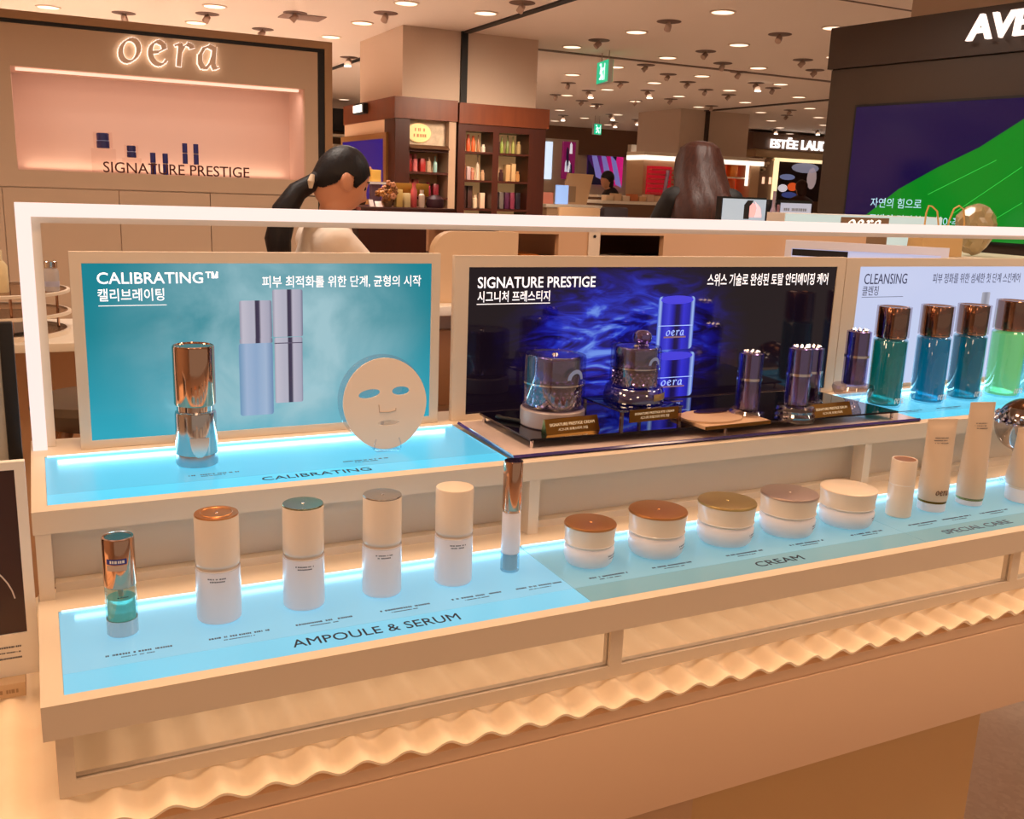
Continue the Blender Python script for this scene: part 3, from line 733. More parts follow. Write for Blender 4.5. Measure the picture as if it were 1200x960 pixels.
# cleansing bottles with copper pump caps
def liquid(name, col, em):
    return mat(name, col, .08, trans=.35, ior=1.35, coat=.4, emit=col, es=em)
def cleansing_bottle(label, loc, m, r=.0345, h=.207):
    t = thing('cleansing_bottle', label, 'bottle', loc, group='copper-capped cleansing bottles')
    b = obj('body', L([(0, .004), (r * .9, .004), (r * .95, .009), (r * .95, h * .66), (r * .7, h * .675), (0, h * .675)], 40), m, t)
    obj('glass_shell', L([(0, 0), (r * .93, 0), (r, .002), (r, h * .665), (r * .93, h * .682), (r * .8, h * .685)], 40), thin_glass('bottle_glass', (225, 242, 246), .09), t)
    obj('neck_ring', cyl(r * .86, h * .686, h * .71, .001), rosegold, t)
    obj('cap', L([(0, h * .711), (r * .86, h * .711), (r * .88, h * .72), (r * .88, h - .002), (r * .85, h - .0005), (r * .8, h - .0015), (0, h - .003)], 40), copper2, t)
    obj('cap_shell', L([(r * .93, h * .70), (r * .99, h * .702), (r * .99, h), (r * .93, h)], 40), thin_glass('cap_glass', (235, 230, 232), .12), t)
    calligraphy('logo', white, t, (-r * .2, -r * 1.002, .010), Vector((1, .0, 0)), (0, 0, 1), r * .75, .011, .0004, world=False)
    return t
copper2 = mat('mirror_copper', (160, 112, 80), .12, 1)
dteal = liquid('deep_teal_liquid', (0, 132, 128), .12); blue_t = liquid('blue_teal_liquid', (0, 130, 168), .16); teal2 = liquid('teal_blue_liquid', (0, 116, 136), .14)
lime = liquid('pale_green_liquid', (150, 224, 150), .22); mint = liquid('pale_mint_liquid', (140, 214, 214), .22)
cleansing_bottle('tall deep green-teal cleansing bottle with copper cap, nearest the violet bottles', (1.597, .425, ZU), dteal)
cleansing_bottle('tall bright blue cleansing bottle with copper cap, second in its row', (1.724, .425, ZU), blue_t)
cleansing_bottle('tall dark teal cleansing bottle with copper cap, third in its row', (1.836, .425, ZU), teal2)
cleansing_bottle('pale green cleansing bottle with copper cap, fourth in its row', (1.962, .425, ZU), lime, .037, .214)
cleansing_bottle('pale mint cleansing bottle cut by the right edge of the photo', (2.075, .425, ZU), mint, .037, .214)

# ------------------------------------------------------------------ products on the lower shelf
t = thing('ampoule_bottle', 'ampoule bottle with copper cap and teal liquid, leftmost on the lower shelf', 'bottle', (.085, .150, ZL))
obj('base', L([(0, 0), (.0165, 0), (.0176, .0012), (.0176, .0195), (0, .0195)]), mat('ampoule_base', (206, 210, 214), .25, .7), t)
obj('liquid', L([(0, .0197), (.0158, .0197), (.0158, .046), (0, .046)]), mat('teal_ampoule_liquid', (120, 206, 196), .1, trans=.4, ior=1.33, emit=(110, 200, 190), es=.1), t)
obj('glass', L([(.0168, .0197), (.0176, .0205), (.0176, .0605), (.0168, .061)]), thin_glass('ampoule_glass', (225, 240, 240), .1), t)
obj('dropper', cyl(.003, .046, .061, .0005, 16), mat('dropper_tube', (200, 216, 214), .3), t)
c = obj('cap', L([(0, .061), (.0172, .061), (.018, .0625), (.018, .119), (.0172, .1208), (.0150, .1212), (.0146, .12), (0, .12)]), rosegold, t)
obj('cap_top', cyl(.0146, .1195, .1206, .0003), mat('teal_mirror', (140, 150, 138), .25, 1), c)
def wrap_label(parent, r, a0, a1, z0, z1, m, name):
    bm = bmesh.new(); n = 12; vs = [[bm.verts.new((r * cos(a0 + (a1 - a0) * k / n), r * sin(a0 + (a1 - a0) * k / n), z)) for k in range(n + 1)] for z in (z0, z1)]
    for k in range(n): bm.faces.new((vs[0][k], vs[0][k + 1], vs[1][k + 1], vs[1][k]))
    return obj(name, bm, m, parent)
def wrap_dashes(parent, r, a0, a1, z, h, m, rng, name='print'):
    bm = bmesh.new(); a = a0
    while a < a1:
        w = rng.uniform(.5, 1.2) * h / r
        if rng.random() > .15:
            q = [bm.verts.new((r * cos(b), r * sin(b), zz)) for b, zz in ((a, z), (a + w * .7, z), (a + w * .7, z + h), (a, z + h))]; bm.faces.new(q)
        a += w
    return obj(name, bm, m, parent, smooth=0)
wrap_label(c, .0182, -2.45, -1.15, .092, .0985, mat('navy_sticker', (36, 50, 140), .4), 'sticker'); wrap_label(c, .0182, -2.45, -1.15, .084, .091, mat('tan_sticker', (200, 170, 150), .4), 'sticker')
wrap_dashes(c, .0184, -2.2, -1.4, .0935, .0035, white, rng)
wrap_dashes(t, .0178, -1.9, -1.1, .05, .0014, inkm, rng)

def serum(label, loc, r, top_m, seed, rings=False):
    t = thing('serum_bottle', label, 'bottle', loc, group='pearl serum bottles')
    h = .1355
    obj('body', L([(0, 0), (r * .93, 0), (r * .985, .0015), (r, .004), (r, .064), (r * .985, .0665), (r * .9, .068), (0, .068)], 48), frost, t)
    obj('neck', L([(0, .068), (r * .93, .068), (r * .9, .071), (r * .91, .073), (0, .073)], 48), pearl, t)
    c = obj('cap', L([(0, .0725), (r * .97, .0725), (r * 1.0, .0745), (r * .985, .077), (r * .985, h - .002), (r * .96, h - .0003), (r * .9, h), (0, h)], 48), pearl, t)
    if top_m:
        obj('cap_disc', L([(0, h + .0002), (r * .9, h + .0002), (r * .955, h + .0004), (r * .975, h - .0006), (r * .98, h - .0022)], 48), top_m, c)
        if rings:
            obj('cap_ring', L([(r * .66, h + .0004), (r * .69, h + .0012), (r * .72, h + .0004)], 48), top_m, c)
        obj('cap_emblem', L([(0, h + .0012), (.0015, h + .001), (.002, h + .0003)], 12), steel, c)
    obj('seam_ring', L([(r * .985, .0668), (r * 1.002, .0675), (r * .985, .0685)], 48), mat('clear_seam', (240, 232, 230), .15), t)
    rg = random.Random(seed)
    for k in range(2): wrap_dashes(t, r * 1.004, -2.2 + .1 * k, -1.35 - .1 * k, .059 - .0035 * k, .0016, ink2, rg)
    return t
serum('pearl serum bottle with ringed copper cap top, first of the four pearl bottles', (.197, .152, ZL), .0268, copper, 1, True)
serum('pearl serum bottle with greenish champagne cap top, second of the four', (.303, .152, ZL), .0262, mat('green_gold', (166, 168, 132), .22, 1), 2)
serum('pearl serum bottle with silver cap top, third of the four', (.408, .153, ZL), .0260, silver, 3)
serum('pearl serum bottle with plain beige cap top, last of the four', (.511, .153, ZL), .0262, None, 4)
t = thing('pen_applicator', 'slim white applicator pen with chrome cap at the right end of the ampoule panel', 'applicator pen', (.601, .158, ZL))
obj('base', L([(0, 0), (.0128, 0), (.0135, .001), (.0135, .027), (0, .027)], 32), thin_glass('frosted_base', (215, 228, 235), .25), t)
obj('core', cyl(.0105, .002, .027, .001, 24), mat('frosted_core', (200, 216, 226), .4), t)
obj('barrel', L([(0, .0272), (.0130, .0272), (.0134, .029), (.0132, .086), (.0122, .088), (0, .088)], 32), frost, t)
obj('ring', cyl(.0128, .088, .092, .0006, 32), chrome, t)
obj('cap', L([(0, .092), (.0132, .092), (.0138, .0935), (.0138, .1605), (.0130, .1625), (0, .1628)], 32), rosegold, t)
def jar(label, loc, r, h, lid_m, seed):
    t = thing('cream_jar', label, 'cream jar', loc, group='pearl cream jars')
    obj('pot', L([(0, 0), (r * .70, 0), (r * .82, .002), (r * .90, h * .10), (r * .955, h * .24), (r * .965, h * .40), (r * .93, h * .46), (r * .90, h * .50), (0, h * .50)], 56), frost, t)
    l = obj('lid', L([(0, h * .5), (r * .90, h * .5), (r * .955, h * .53), (r * .955, h * .57), (r * .94, h * .60), (r * .985, h * .94), (r * .995, h * .965), (r * .985, h * .985), (r * .95, h), (0, h)], 56), pearl, t)
    obj('seam_ring', L([(r * .945, h * .535), (r * .965, h * .55), (r * .945, h * .565)], 56), mat('clear_seam', (240, 232, 230), .15), t)
    if lid_m:
        obj('lid_disc', L([(0, h + .0003), (r * .93, h + .0007), (r * .975, h + .0002), (r * .999, h * .97), (r * .998, h * .955)], 56), lid_m, l)
        obj('lid_emblem', L([(0, h + .0016), (.0022, h + .0012), (.003, h + .0004)], 12), lid_m, l)
    rg = random.Random(seed); wrap_dashes(t, r * .972, -1.25, -.65, h * .30, .0018, ink2, rg); wrap_dashes(t, r * .964, -1.2, -.75, h * .24, .0013, ink2, rg)
    return t
jar('smallest pearl cream jar with a copper lid, beside the applicator pen', (.722, .142, ZL), .0385, .0625, copper, 1)
jar('wide pearl cream jar with a copper lid, second jar in the row', (.839, .140, ZL), .0447, .069, copper, 2)
jar('wide pearl cream jar with a gold lid', (.972, .143, ZL), .0462, .067, gold, 3)
jar('wide pearl cream jar with a mauve silver lid', (1.096, .140, ZL), .0467, .068, mauve, 4)
jar('wide pearl cream jar with a plain beige lid, last jar of the row', (1.224, .138, ZL), .047, .064, None, 5)
t = thing('balm_stick', 'short pearl stick with a copper top, between the beige-lidded jar and the tubes', 'balm stick', (1.348, .138, ZL))
r = .0215
obj('body', L([(0, 0), (r * .92, 0), (r, .002), (r, .058), (0, .058)], 40), pearl, t)
obj('cap', L([(0, .0586), (r * .99, .0586), (r * .99, .1), (r * .95, .102), (r * .88, .102), (r * .86, .1005), (0, .1005)], 40), pearl, t)
obj('top_disc', cyl(r * .85, .1006, .1013, .0002, 32), copper, t)
obj('seam_ring', L([(r * .985, .0572), (r * 1.006, .0582), (r * .985, .0592)], 40), mat('clear_seam', (240, 232, 230), .15), t)
def squeeze_tube(label, loc, r, h, wtop, cap_h, ring_m, seed, rz=.0, logo=False, capm=None):
    t = thing('squeeze_tube', label, 'tube', loc, rz)
    obj('cap', L([(0, 0), (r * .86, 0), (r * .92, .0015), (r * .94, cap_h), (0, cap_h)], 40), capm or frost, t)
    obj('band', L([(0, cap_h), (r * .95, cap_h + .0003), (r * .95, cap_h + .004), (0, cap_h + .0042)], 40), ring_m, t)
    rings = []; n = 40
    for k in range(13):
        q = k / 12; z = cap_h + .0045 + (h - cap_h - .0045) * q
        e = max(0, (q - .12) / .88); rx = r * (1 - e) + wtop / 2 * e; ry = r * (1 - e ** 1.1) + .0012 * e
        if q == 0: rx = ry = r * .97
        rings.append([(rx * cos(2 * pi * i / n), ry * sin(2 * pi * i / n), z) for i in range(n)])
    rings.insert(-1, [(wtop / 2 * cos(2 * pi * i / n), .0022 * sin(2 * pi * i / n), h - .010) for i in range(n)])
    b = obj('body', loft(bmesh.new(), rings), mat('beige_tube_plastic', (226, 200, 174), .4), t)
    rg = random.Random(seed); bm = bmesh.new()
    for k in range(3): dashes(bm, (-wtop * .26 - .002 * (k % 2), -.0062, h * .80 - k * .0045), UX, UZ, wtop * .42, .0016, 0, rg)
    def front(x, z):
        q = max(0, min(1, (z - cap_h - .0045) / (h - cap_h - .0045))); e = max(0, (q - .12) / .88); rx = r * (1 - e) + wtop / 2 * e; ry = r * (1 - e ** 1.1) + .0012 * e
        return -ry * math.sqrt(max(0, 1 - (x / rx) ** 2))
    for v in bm.verts: v.co.y = front(v.co.x, v.co.z) - .0009
    obj('print', bm, ink2, b, smooth=0)
    if logo:
        lg = calligraphy('logo', mat('logo_brown', (120, 88, 66), .4), b, (-.012, 0, cap_h + .017), UX, UZ, .024, .0085, .0006, world=False)
        for v in lg.data.vertices: v.co.y = front(v.co.x, v.co.z) - .0007 + v.co.y
    return t
squeeze_tube('shorter beige squeeze tube with dark band, beside the balm stick', (1.433, .141, ZL), .0255, .166, .060, .016, bronze, 8, -.25, True)
squeeze_tube('taller beige squeeze tube with clear ring above the cap', (1.531, .141, ZL), .0245, .190, .052, .010, mat('olive_band', (150, 140, 92), .25, .8), 9, -.25)
squeeze_tube('wide beige tube with frosted base, before the crystal globe at the right edge', (1.652, .118, ZL), .036, .140, .075, .026, pearl, 10, -.2, True)
t = thing('crystal_globe', 'brown crystal globe applicator on a clear stem, cut by the right edge of the photo', 'crystal globe', (1.735, .199, ZL))
obj('foot', cyl(.03, 0, .006, .001), acrylic_t, t)
obj('stem', L([(.012, .006), (.009, .03), (.010, .06), (.016, .07), (0, .072)], 24), thin_glass('crystal_stem', (225, 230, 236), .3), t)
bm = bmesh.new(); bmesh.ops.create_uvsphere(bm, u_segments=32, v_segments=20, radius=.052, matrix=Matrix.Translation((0, 0, .118)))
obj('glass_ball', bm, thin_glass('crystal_ball', (225, 215, 212), .3), t)
bm = bmesh.new(); bmesh.ops.create_uvsphere(bm, u_segments=32, v_segments=20, radius=.05, matrix=Matrix.Translation((0, 0, .121)))
for v in list(bm.verts):
    if v.co.z < .126: v.co.z = .126
obj('brown_dome', bm, mat('dark_brown_metal', (92, 60, 40), .2, .8), t)
bm = bmesh.new(); rg = random.Random(4)
for k in range(60):
    a = 2 * pi * k / 60
    bmesh.ops.create_icosphere(bm, subdivisions=1, radius=.004, matrix=Matrix.Translation(((.0505 + .001 * (k % 2)) * cos(a), .0505 * sin(a), .125 + .007 * (k % 3))) @ Matrix.Rotation(rg.random() * 3, 4, 'Z'))
obj('jewelled_rim', bm, mat('rim_crystals', (210, 214, 240), .05, .9), t, smooth=0)

# ------------------------------------------------------------------ left end of the counter
t = thing('picture_stand', 'white framed tabletop picture of a dark fan pattern at the left photo edge', 'picture stand', (-.13, .28, .886))
bm = bmesh.new(); xa, xb = -.25, -.008
za, zb, xi = .962, 1.176, -.020
box(bm, xa, xb, .275, .286, .905, za); box(bm, xa, xb, .275, .286, zb, 1.186); box(bm, xi, xb, .275, .286, za, zb); box(bm, xa, xa + .012, .275, .286, za, zb)
obj('frame', bm, white, t, True, smooth=0)
obj('picture', B(xa + .012, xi, .278, .285, za, zb), mat('dark_print', (58, 32, 32), .35, coat=.3), t, True, smooth=0)
pl = mat('pale_print', (170, 140, 132), .5)
o = obj('printed_arc', T([(-.03 + .001 * 0 - .16 + .16 * cos(radians(a)), .2775, 1.0 + .10 * sin(radians(a))) for a in range(5, 120, 6)], .0009, 6), mat('white_print_line', (214, 200, 196), .5), t, True)
for k, a in enumerate((20, 34, 48, 62, 76, 90)):
    obj('printed_ray', T([(-.19 + .05 * cos(radians(a)), .2778, 1.0 + .03 * sin(radians(a))), (-.19 + .15 * cos(radians(a)), .2778, 1.0 + .093 * sin(radians(a)))], .0006, 5), pl, t, True)
rg = random.Random(11)
bm = dashes(bmesh.new(), (-.09, .2748, .944), UX, UZ, .062, .0022, 0, rg); dashes(bm, (-.07, .2748, .937), UX, UZ, .04, .0016, 0, rg); dashes(bm, (-.07, .2748, .929), UX, UZ, .042, .0022, 0, rg)
obj('print', bm, ink2, t, True, smooth=0)
obj('base_block', B(xa + .01, -.026, .255, .295, .8855, .9048, bev=.001), wood('pale_block', (206, 178, 146), (196, 166, 132)), t, True)
bm = dashes(bmesh.new(), (-.055, .2549, .892), UX, UZ, .02, .005, 0, rg)
obj('engraved_print', bm, mat('engraved', (160, 130, 100), .6), t, True, smooth=0)
t = thing('tabletop_mirror', 'upright grey panel with black edge at the left photo edge, behind the framed picture', 'mirror', (-.12, .55, .886))
obj('panel', B(-.24, -.034, .545, .552, .90, 1.318), mat('grey_panel', (176, 172, 164), .3), t, True, smooth=0)
obj('edge', B(-.034, -.0155, .54, .556, .98, 1.32, bev=.002), dark, t, True)
obj('lower_edge', B(-.034, -.0155, .54, .556, .8855, .979, bev=.002), mat('grey_edge', (170, 168, 168), .3), t, True)
obj('base', B(-.2, -.05, .50, .60, .8855, .8995, bev=.002), dark, t, True)

# ------------------------------------------------------------------ rear side table, tiered tray, stool
bw = mat('warm_panel', (208, 168, 132), .5)
t = thing('side_table', 'beige high side table behind the display, left of the turquoise poster', 'table', (-.2, 2.2, 0))
obj('table_top', B(-.9, .42, 1.98, 2.5, 1.035, 1.06, bev=.003), cream, t, True)
obj('back_panel', B(-.88, .40, 2.44, 2.46, 0, 1.0345), bw, t, True)
for x in (-.86, .36): obj('leg', B(x, x + .04, 2.0, 2.04, 0, 1.0345), bw, t, True)
t = thing('tiered_tray', 'round glass tiered tray on the side table, seen through the left of the arch', 'tray', (-.10, 2.22, 1.0605))
gl = thin_glass('tray_glass', (238, 226, 214), .25)
rim = mat('tray_rim', (236, 220, 200), .3)
for z0, z1, r in ((0, .012, .20), (.058, .066, .205), (.122, .130, .205)):
    obj('disc', cyl(r, z0, z1, .002, 56), gl, t); obj('rim', L([(r, z0 - .001), (r + .003, z0), (r + .003, z1), (r, z1 + .001), (r - .006, z1 + .001)], 56), rim, t)
for k in range(6): obj('strut', cyl(.004, .012, .122, .0005, 12, (.17 * cos(k), .17 * sin(k), 0)), rosegold, t)
obj('centre_drum', cyl(.12, .012, .057, .002, 40), mat('tray_drum', (200, 196, 196), .3), t)
zt = 1.0605 + .1305
t = thing('glass_jar', 'clear jar with silver lid on the tiered tray, left of the turquoise poster', 'jar', (.058, 2.13, zt))
obj('jar_body', L([(0, 0), (.018, 0), (.0205, .003), (.0205, .06), (.016, .068), (0, .068)], 32), mat('milky_jar', (214, 206, 206), .2, trans=.3), t)
obj('label', L([(.0207, .015), (.0209, .016), (.0209, .03), (.0207, .031)], 32), mat('lilac_label', (176, 176, 200), .5), t)
obj('lid', cyl(.018, .0685, .088, .001, 32), chrome, t)
t = thing('tube_bottle', 'cream bottle on the tiered tray at the left photo edge', 'bottle', (-.075, 2.12, zt))
obj('body', L([(0, 0), (.02, 0), (.022, .003), (.022, .075), (.012, .09), (0, .09)], 32), mat('cream_bottle', (236, 216, 170), .4), t)
obj('cap', cyl(.010, .0905, .12, .001, 24), mat('cream_cap', (240, 226, 190), .4), t)
t = thing('bar_stool', 'wooden bar stool with a dark round seat, seen left of the turquoise poster', 'stool', (.125, 1.62, 0))
wd = wood('stool_wood', (150, 98, 50), (120, 74, 36))
obj('seat', L([(0, .905), (.10, .905), (.135, .93), (.145, .955), (.14, .975), (.11, .985), (0, .987)], 40), mat('seat_vinyl', (84, 66, 48), .45), t)
for k in range(4):
    a = pi / 4 + k * pi / 2
    obj('leg', T([(.09 * cos(a), .09 * sin(a), .904), (.115 * cos(a), .115 * sin(a), .86), (.15 * cos(a), .15 * sin(a), .4), (.17 * cos(a), .17 * sin(a), 0.001)], [.017, .017, .016, .013], 12), wd, t)
obj('footrest', T([(.15 * cos(a), .15 * sin(a), .35) for a in [2 * pi * k / 24 for k in range(25)]], .009, 8), wd, t)

# ------------------------------------------------------------------ rear unit with two cubby holes
YR = 1.2
t = thing('rear_cabinet', 'beige cabinet with two open cubby holes, seen between arch and navy poster', 'cabinet', (1.75, 1.4, 0))
bm = bmesh.new(); a0, b0 = 1.098, 1.231; a1, b1 = 1.355, 1.556; zc = 1.345; ztop = 1.424
box(bm, 1.06, 2.30, YR, YR + .02, 0, zc); box(bm, 1.06, 2.30, YR, YR + .02, ztop, 1.45); box(bm, 1.06, a0, YR, YR + .02, zc, ztop); box(bm, b0, a1, YR, YR + .02, zc, ztop); box(bm, b1, 2.30, YR, YR + .02, zc, ztop)
obj('front_panel', bm, bw, t, True, smooth=0)
obj('carcass', box(box(box(bmesh.new(), 1.06, 2.3, YR + .021, 1.7, 1.45 - .02, 1.45), 1.06, 2.3, YR + .021, 1.7, zc - .02, zc), 1.06, 2.3, 1.68, 1.7, 0, 1.429), mat('cabinet_inside', (186, 140, 108), .6), t, True)
obj('divider', B(b0 + .03, b0 + .05, YR + .021, 1.679, zc + .001, 1.4295), bw, t, True)
obj('stile', B(1.318, 1.352, YR - .004, YR - .0005, 0, 1.45), beige2, t, True)
obj('screw', T([(1.335, YR - .006, 1.42), (1.335, YR - .004, 1.42)], .004, 12), dark, t, True)
o = obj('paper_tray', prism(bmesh.new(), [(0, 0), (.075, 0), (.075, .018), (.06, .024), (.015, .024), (0, .014)], (1.135, YR + .05, zc + .0005), UX, UZ, -.12), mat('orange_tray', (222, 140, 60), .4), smooth=0); tag(o, 'orange tray in the left cubby hole of the beige cabinet', 'tray')
o = obj('red_box', B(1.10, 1.125, YR + .08, YR + .2, zc + .0005, zc + .05, bev=.001), mat('dark_red_card', (110, 40, 30), .5)); tag(o, 'dark red box at the left of the left cubby hole', 'box')
o = obj('notepad_stack', B(1.37, 1.54, YR + .012, YR + .25, zc + .0005, zc + .012, bev=.001), mat('black_folder', (34, 30, 30), .5)); tag(o, 'black folder lying in the right cubby hole', 'folder')
o = obj('paper_sheet', B(1.375, 1.425, YR + .02, YR + .16, zc + .0125, zc + .022), white); tag(o, 'white paper lying at the left on the black folder', 'paper')
o = obj('paper_sheet', B(1.46, 1.52, YR + .02, YR + .16, zc + .0125, zc + .020), white); tag(o, 'white paper lying at the right on the black folder', 'paper')
o = obj('card_box', B(1.385, 1.455, YR + .262, YR + .32, zc + .0005, zc + .062, bev=.001), mat('grey_card', (190, 184, 176), .5)); tag(o, 'grey card box behind the black folder', 'box')
t = thing('partition_panel', 'tall beige rounded partition panel behind the gap between the first two posters', 'panel', (.95, 1.15, 0))
pts = [(.86, 0), (1.08, 0), (1.08, 1.43)] + [(.91 - .05 * sin(radians(a)), 1.38 + .05 * cos(radians(a))) for a in range(0, 91, 15)]
obj('panel', prism(bmesh.new(), pts, (0, 1.13, 0), UX, UZ, -.03), mat('partition_beige', (218, 186, 150), .5), t, True)
obj('ledge', B(.80, 1.0, 1.06, 1.128, 1.24, 1.262, bev=.002), white, t, True)
obj('lower_front', B(.80, 1.0, 1.09, 1.128, 1.02, 1.2, bev=.002), mat('ledge_brown', (140, 98, 66), .5), t, True)

# ------------------------------------------------------------------ illuminated display wall at the left
YW = 4.2
t = thing('display_wall', 'beige display wall with a glowing peach niche and slanted backlit letters', 'display wall', (.3, 4.4, 0))
wm = mat('display_wall_paint', (208, 180, 152), .55, noise=.02, nscale=1.5)
XR, ZT = 1.405, 2.19; nx0, nx1, nz0, nz1 = -.028, 1.337, 1.54, 2.004
bm = bmesh.new()
box(bm, -2.6, XR, YW, YW + .04, nz1, ZT); box(bm, -2.6, XR, YW, YW + .04, 1.462, nz0); box(bm, -2.6, nx0, YW, YW + .04, nz0, nz1); box(bm, nx1, XR, YW, YW + .04, nz0, nz1)
obj('wall_panel', bm, wm, t, True, smooth=0)
tr = mat('wall_trim', (176, 136, 98), .4)
bm = B(-2.6, XR + .075, YW - .01, YW + .42, ZT + .018, ZT + .055); box(bm, XR + .035, XR + .075, YW - .01, YW + .42, 0, ZT + .018); obj('outer_trim', bm, tr, t, True, smooth=0)
bm = B(-2.6, XR + .034, YW - .004, YW + .3, ZT + .001, ZT + .0175); box(bm, XR + .001, XR + .034, YW - .004, YW + .3, 0, ZT); obj('black_trim', bm, dark, t, True, smooth=0)  # black trim along the top and right edge of the wall
nm = mat('niche_paint', (226, 196, 182), .7)
bm = B(nx0, nx1, YW + .36, YW + .38, nz0, nz1); box(bm, nx0 - .02, nx0, YW + .04, YW + .38, nz0, nz1); box(bm, nx1, nx1 + .02, YW + .04, YW + .38, nz0, nz1)
box(bm, nx0 - .02, nx1 + .02, YW + .04, YW + .38, nz1, nz1 + .02); box(bm, nx0 - .02, nx1 + .02, YW + .04, YW + .38, nz0 - .02, nz0)
obj('niche', bm, nm, t, True, smooth=0)
obj('niche_light', B(nx0 + .02, nx1 - .02, YW + .05, YW + .075, nz1 - .014, nz1 - .002), emis('niche_led', (255, 214, 190), 1.0), t, True, smooth=0)
area('niche_glow', ((nx0 + nx1) / 2, YW + .10, nz1 - .02), 1.3, 1.5, (1, .72, .58), 'RECTANGLE', .06, (radians(20), 0, 0), t)
area('niche_glow', ((nx0 + nx1) / 2, YW + .33, nz0 + .006), 1.3, .6, (1, .74, .52), 'RECTANGLE', .02, (radians(180), 0, 0), t)
xs = [-2.6, -1.7, -.8, -.1, .408, .842, XR]
for a, b in zip(xs, xs[1:]):
    d = obj('cabinet_door', B(a + .002, b - .002, YW + .002, YW + .03, 0, 1.456), wm, t, True, smooth=0)
calligraphy('letter_glow', emis('letter_halo', (255, 244, 234), 1.05), t, (.43, YW - .012, 2.055), UX, UZ, .475, .115, .004, grow=.022)
calligraphy('lettering', mat('letter_face', (240, 214, 190), .5), t, (.43, YW - .022, 2.055), UX, UZ, .475, .115, .009, grow=-.008)
text('niche_lettering', 'SIGNATURE PRESTIGE', mat('dark_red_letters', (86, 38, 34), .4), t, (.345, YW + .02, nz0 + .0015), UX, UZ, .70, .052, .006, .004)
navyk = mat('niche_navy', (58, 62, 130), .2, .3, coat=.5)
clr = thin_glass('niche_acrylic', (252, 248, 246), .03)
yb = YW + .16
def niche_block(a, c, ztop, label):
    o = obj('acrylic_block', B(a, c, yb - .04, yb + .06, nz0 + .0005, ztop), clr, smooth=0); tag(o, label, 'display block')
def niche_jar(a, b, c, d, label, l2):
    x0, x1, z0, z1 = rect(a, b, c, d, yb); niche_block(x0 - .005, x1 + .005, z0 - .001, l2)
    t = thing('cream_jar', label, 'cream jar', ((x0 + x1) / 2, yb, z0)); w, h = (x1 - x0) / 2, z1 - z0
    obj('pot', cyl(w * .62, .001, h * .45, .002, 24), navyk, t); obj('lid', cyl(w * .6, h * .5, h * .95, .003, 24), navyk, t); obj('band', cyl(w * .63, h * .455, h * .495, .001, 24), skyb, t)
    obj('clear_case', L([(w * .85, .0), (w * .9, .002), (w * .9, h - .002), (w * .85, h)], 24), clr, t)
niche_jar(108, 155, 133, 174, 'larger navy jar standing on a clear block in the peach niche', 'clear block under the larger niche jar')
niche_jar(145, 170, 163, 185, 'smaller navy jar standing on a clear block in the peach niche', 'clear block under the smaller niche jar')
def niche_bottle(a, b, c, d, label, l2):
    x0, x1, z0, z1 = rect(a, b, c, d, yb + .05)
    z0 = max(z0, nz0 + .0012)
    if z0 > nz0 + .01:
        o = obj('acrylic_block', B(x0 - .004, x1 + .004, yb - .02, yb + .09, nz0 + .0005, z0 - .001), clr, smooth=0); tag(o, l2, 'display block')
    t = thing('serum_bottle', label, 'bottle', ((x0 + x1) / 2, yb + .05, z0)); w, h = (x1 - x0) / 2, z1 - z0
    obj('body', cyl(w * .95, 0, h * .5, .001, 20), navyk, t); obj('ring', cyl(w * 1.0, h * .5, h * .54, .001, 20), steel, t); obj('cap', cyl(w * .95, h * .54, h, .001, 20), navyk, t)
niche_bottle(176, 179, 183, 206, 'low navy bottle in the peach niche, left of its pair', 'x'); niche_bottle(190.5, 180, 197.5, 206, 'low navy bottle in the peach niche, right of its pair', 'x')
niche_bottle(213.5, 168, 220, 192, 'raised navy bottle in the peach niche, left of its pair', 'clear block under the left raised niche bottle'); niche_bottle(226.5, 169, 233, 193, 'raised navy bottle in the peach niche, right of its pair', 'clear block under the right raised niche bottle')

# ------------------------------------------------------------------ ceiling lights, one object each
disc_m = emis('downlight_lens', (255, 226, 196), 1.7)
rim_m = mat('downlight_rim', (226, 206, 188), .5)
dl = thing('ceiling_downlight', 'round recessed downlight glowing in the ceiling grid', 'ceiling light', (0.22, 7.1, CEIL), group='round ceiling downlights')
obj('lens', cyl(.072, -.006, -.001, .001, 24), disc_m, dl); obj('rim', L([(.073, -.0005), (.073, -.008), (.084, -.006), (.086, -.0005)], 24), rim_m, dl)
DLAB = 'round recessed downlight glowing in the ceiling grid'
def blocked(x, y):
    return (2.4 < x < 3.9 and 6.0 < y < 7.5) or (7.6 < x < 9.3 and 10.1 < y < 11.7) or (x < 1.6 and 4.1 < y < 4.8) or y > 14.9 or (x > 3.5 and y < 3.4)
gx = [.22, 1.25, 2.31, 2.88, 4.10, 5.05, 6.05, 7.05, 8.05, 9.1, 10.15, 11.2, 12.3, 13.4, 14.5]
gy = [4.36, 5.37, 6.33, 7.17, 8.0, 8.95, 9.9, 10.9, 11.9, 12.9, 13.9]
seen = 0
for j, y in enumerate(gy):
    for i, x in enumerate(gx):
        v = Vector((x, y, CEIL)) - CAM; zc_ = v.dot(FWD)
        px, py = 600 + F * v.dot(IX) / zc_, 480 + F * v.dot(IY) / zc_
        if blocked(x, y) or not (-20 < px < 1000 and -20 < py < 240): continue
        if x == 2.88 and y > 6: continue
        if seen == 0: dl.location = (x, y, CEIL)
        else: dup(dl, (x, y, CEIL), DLAB)
        seen += 1
SLAB = 'small swivelling spotlight hanging from a dark recessed slot in the ceiling'
sp = thing('ceiling_spotlight', SLAB, 'spotlight', (0.7, 6.6, CEIL), group='swivelling ceiling spotlights')
sk = mat('spot_grey', (186, 158, 142), .5)
obj('slot', cyl(.085, -.004, -.0005, .001, 20), mat('slot_dark', (112, 86, 74), .6), sp); obj('stem', cyl(.010, -.03, -.0042, .001, 10), sk, sp)
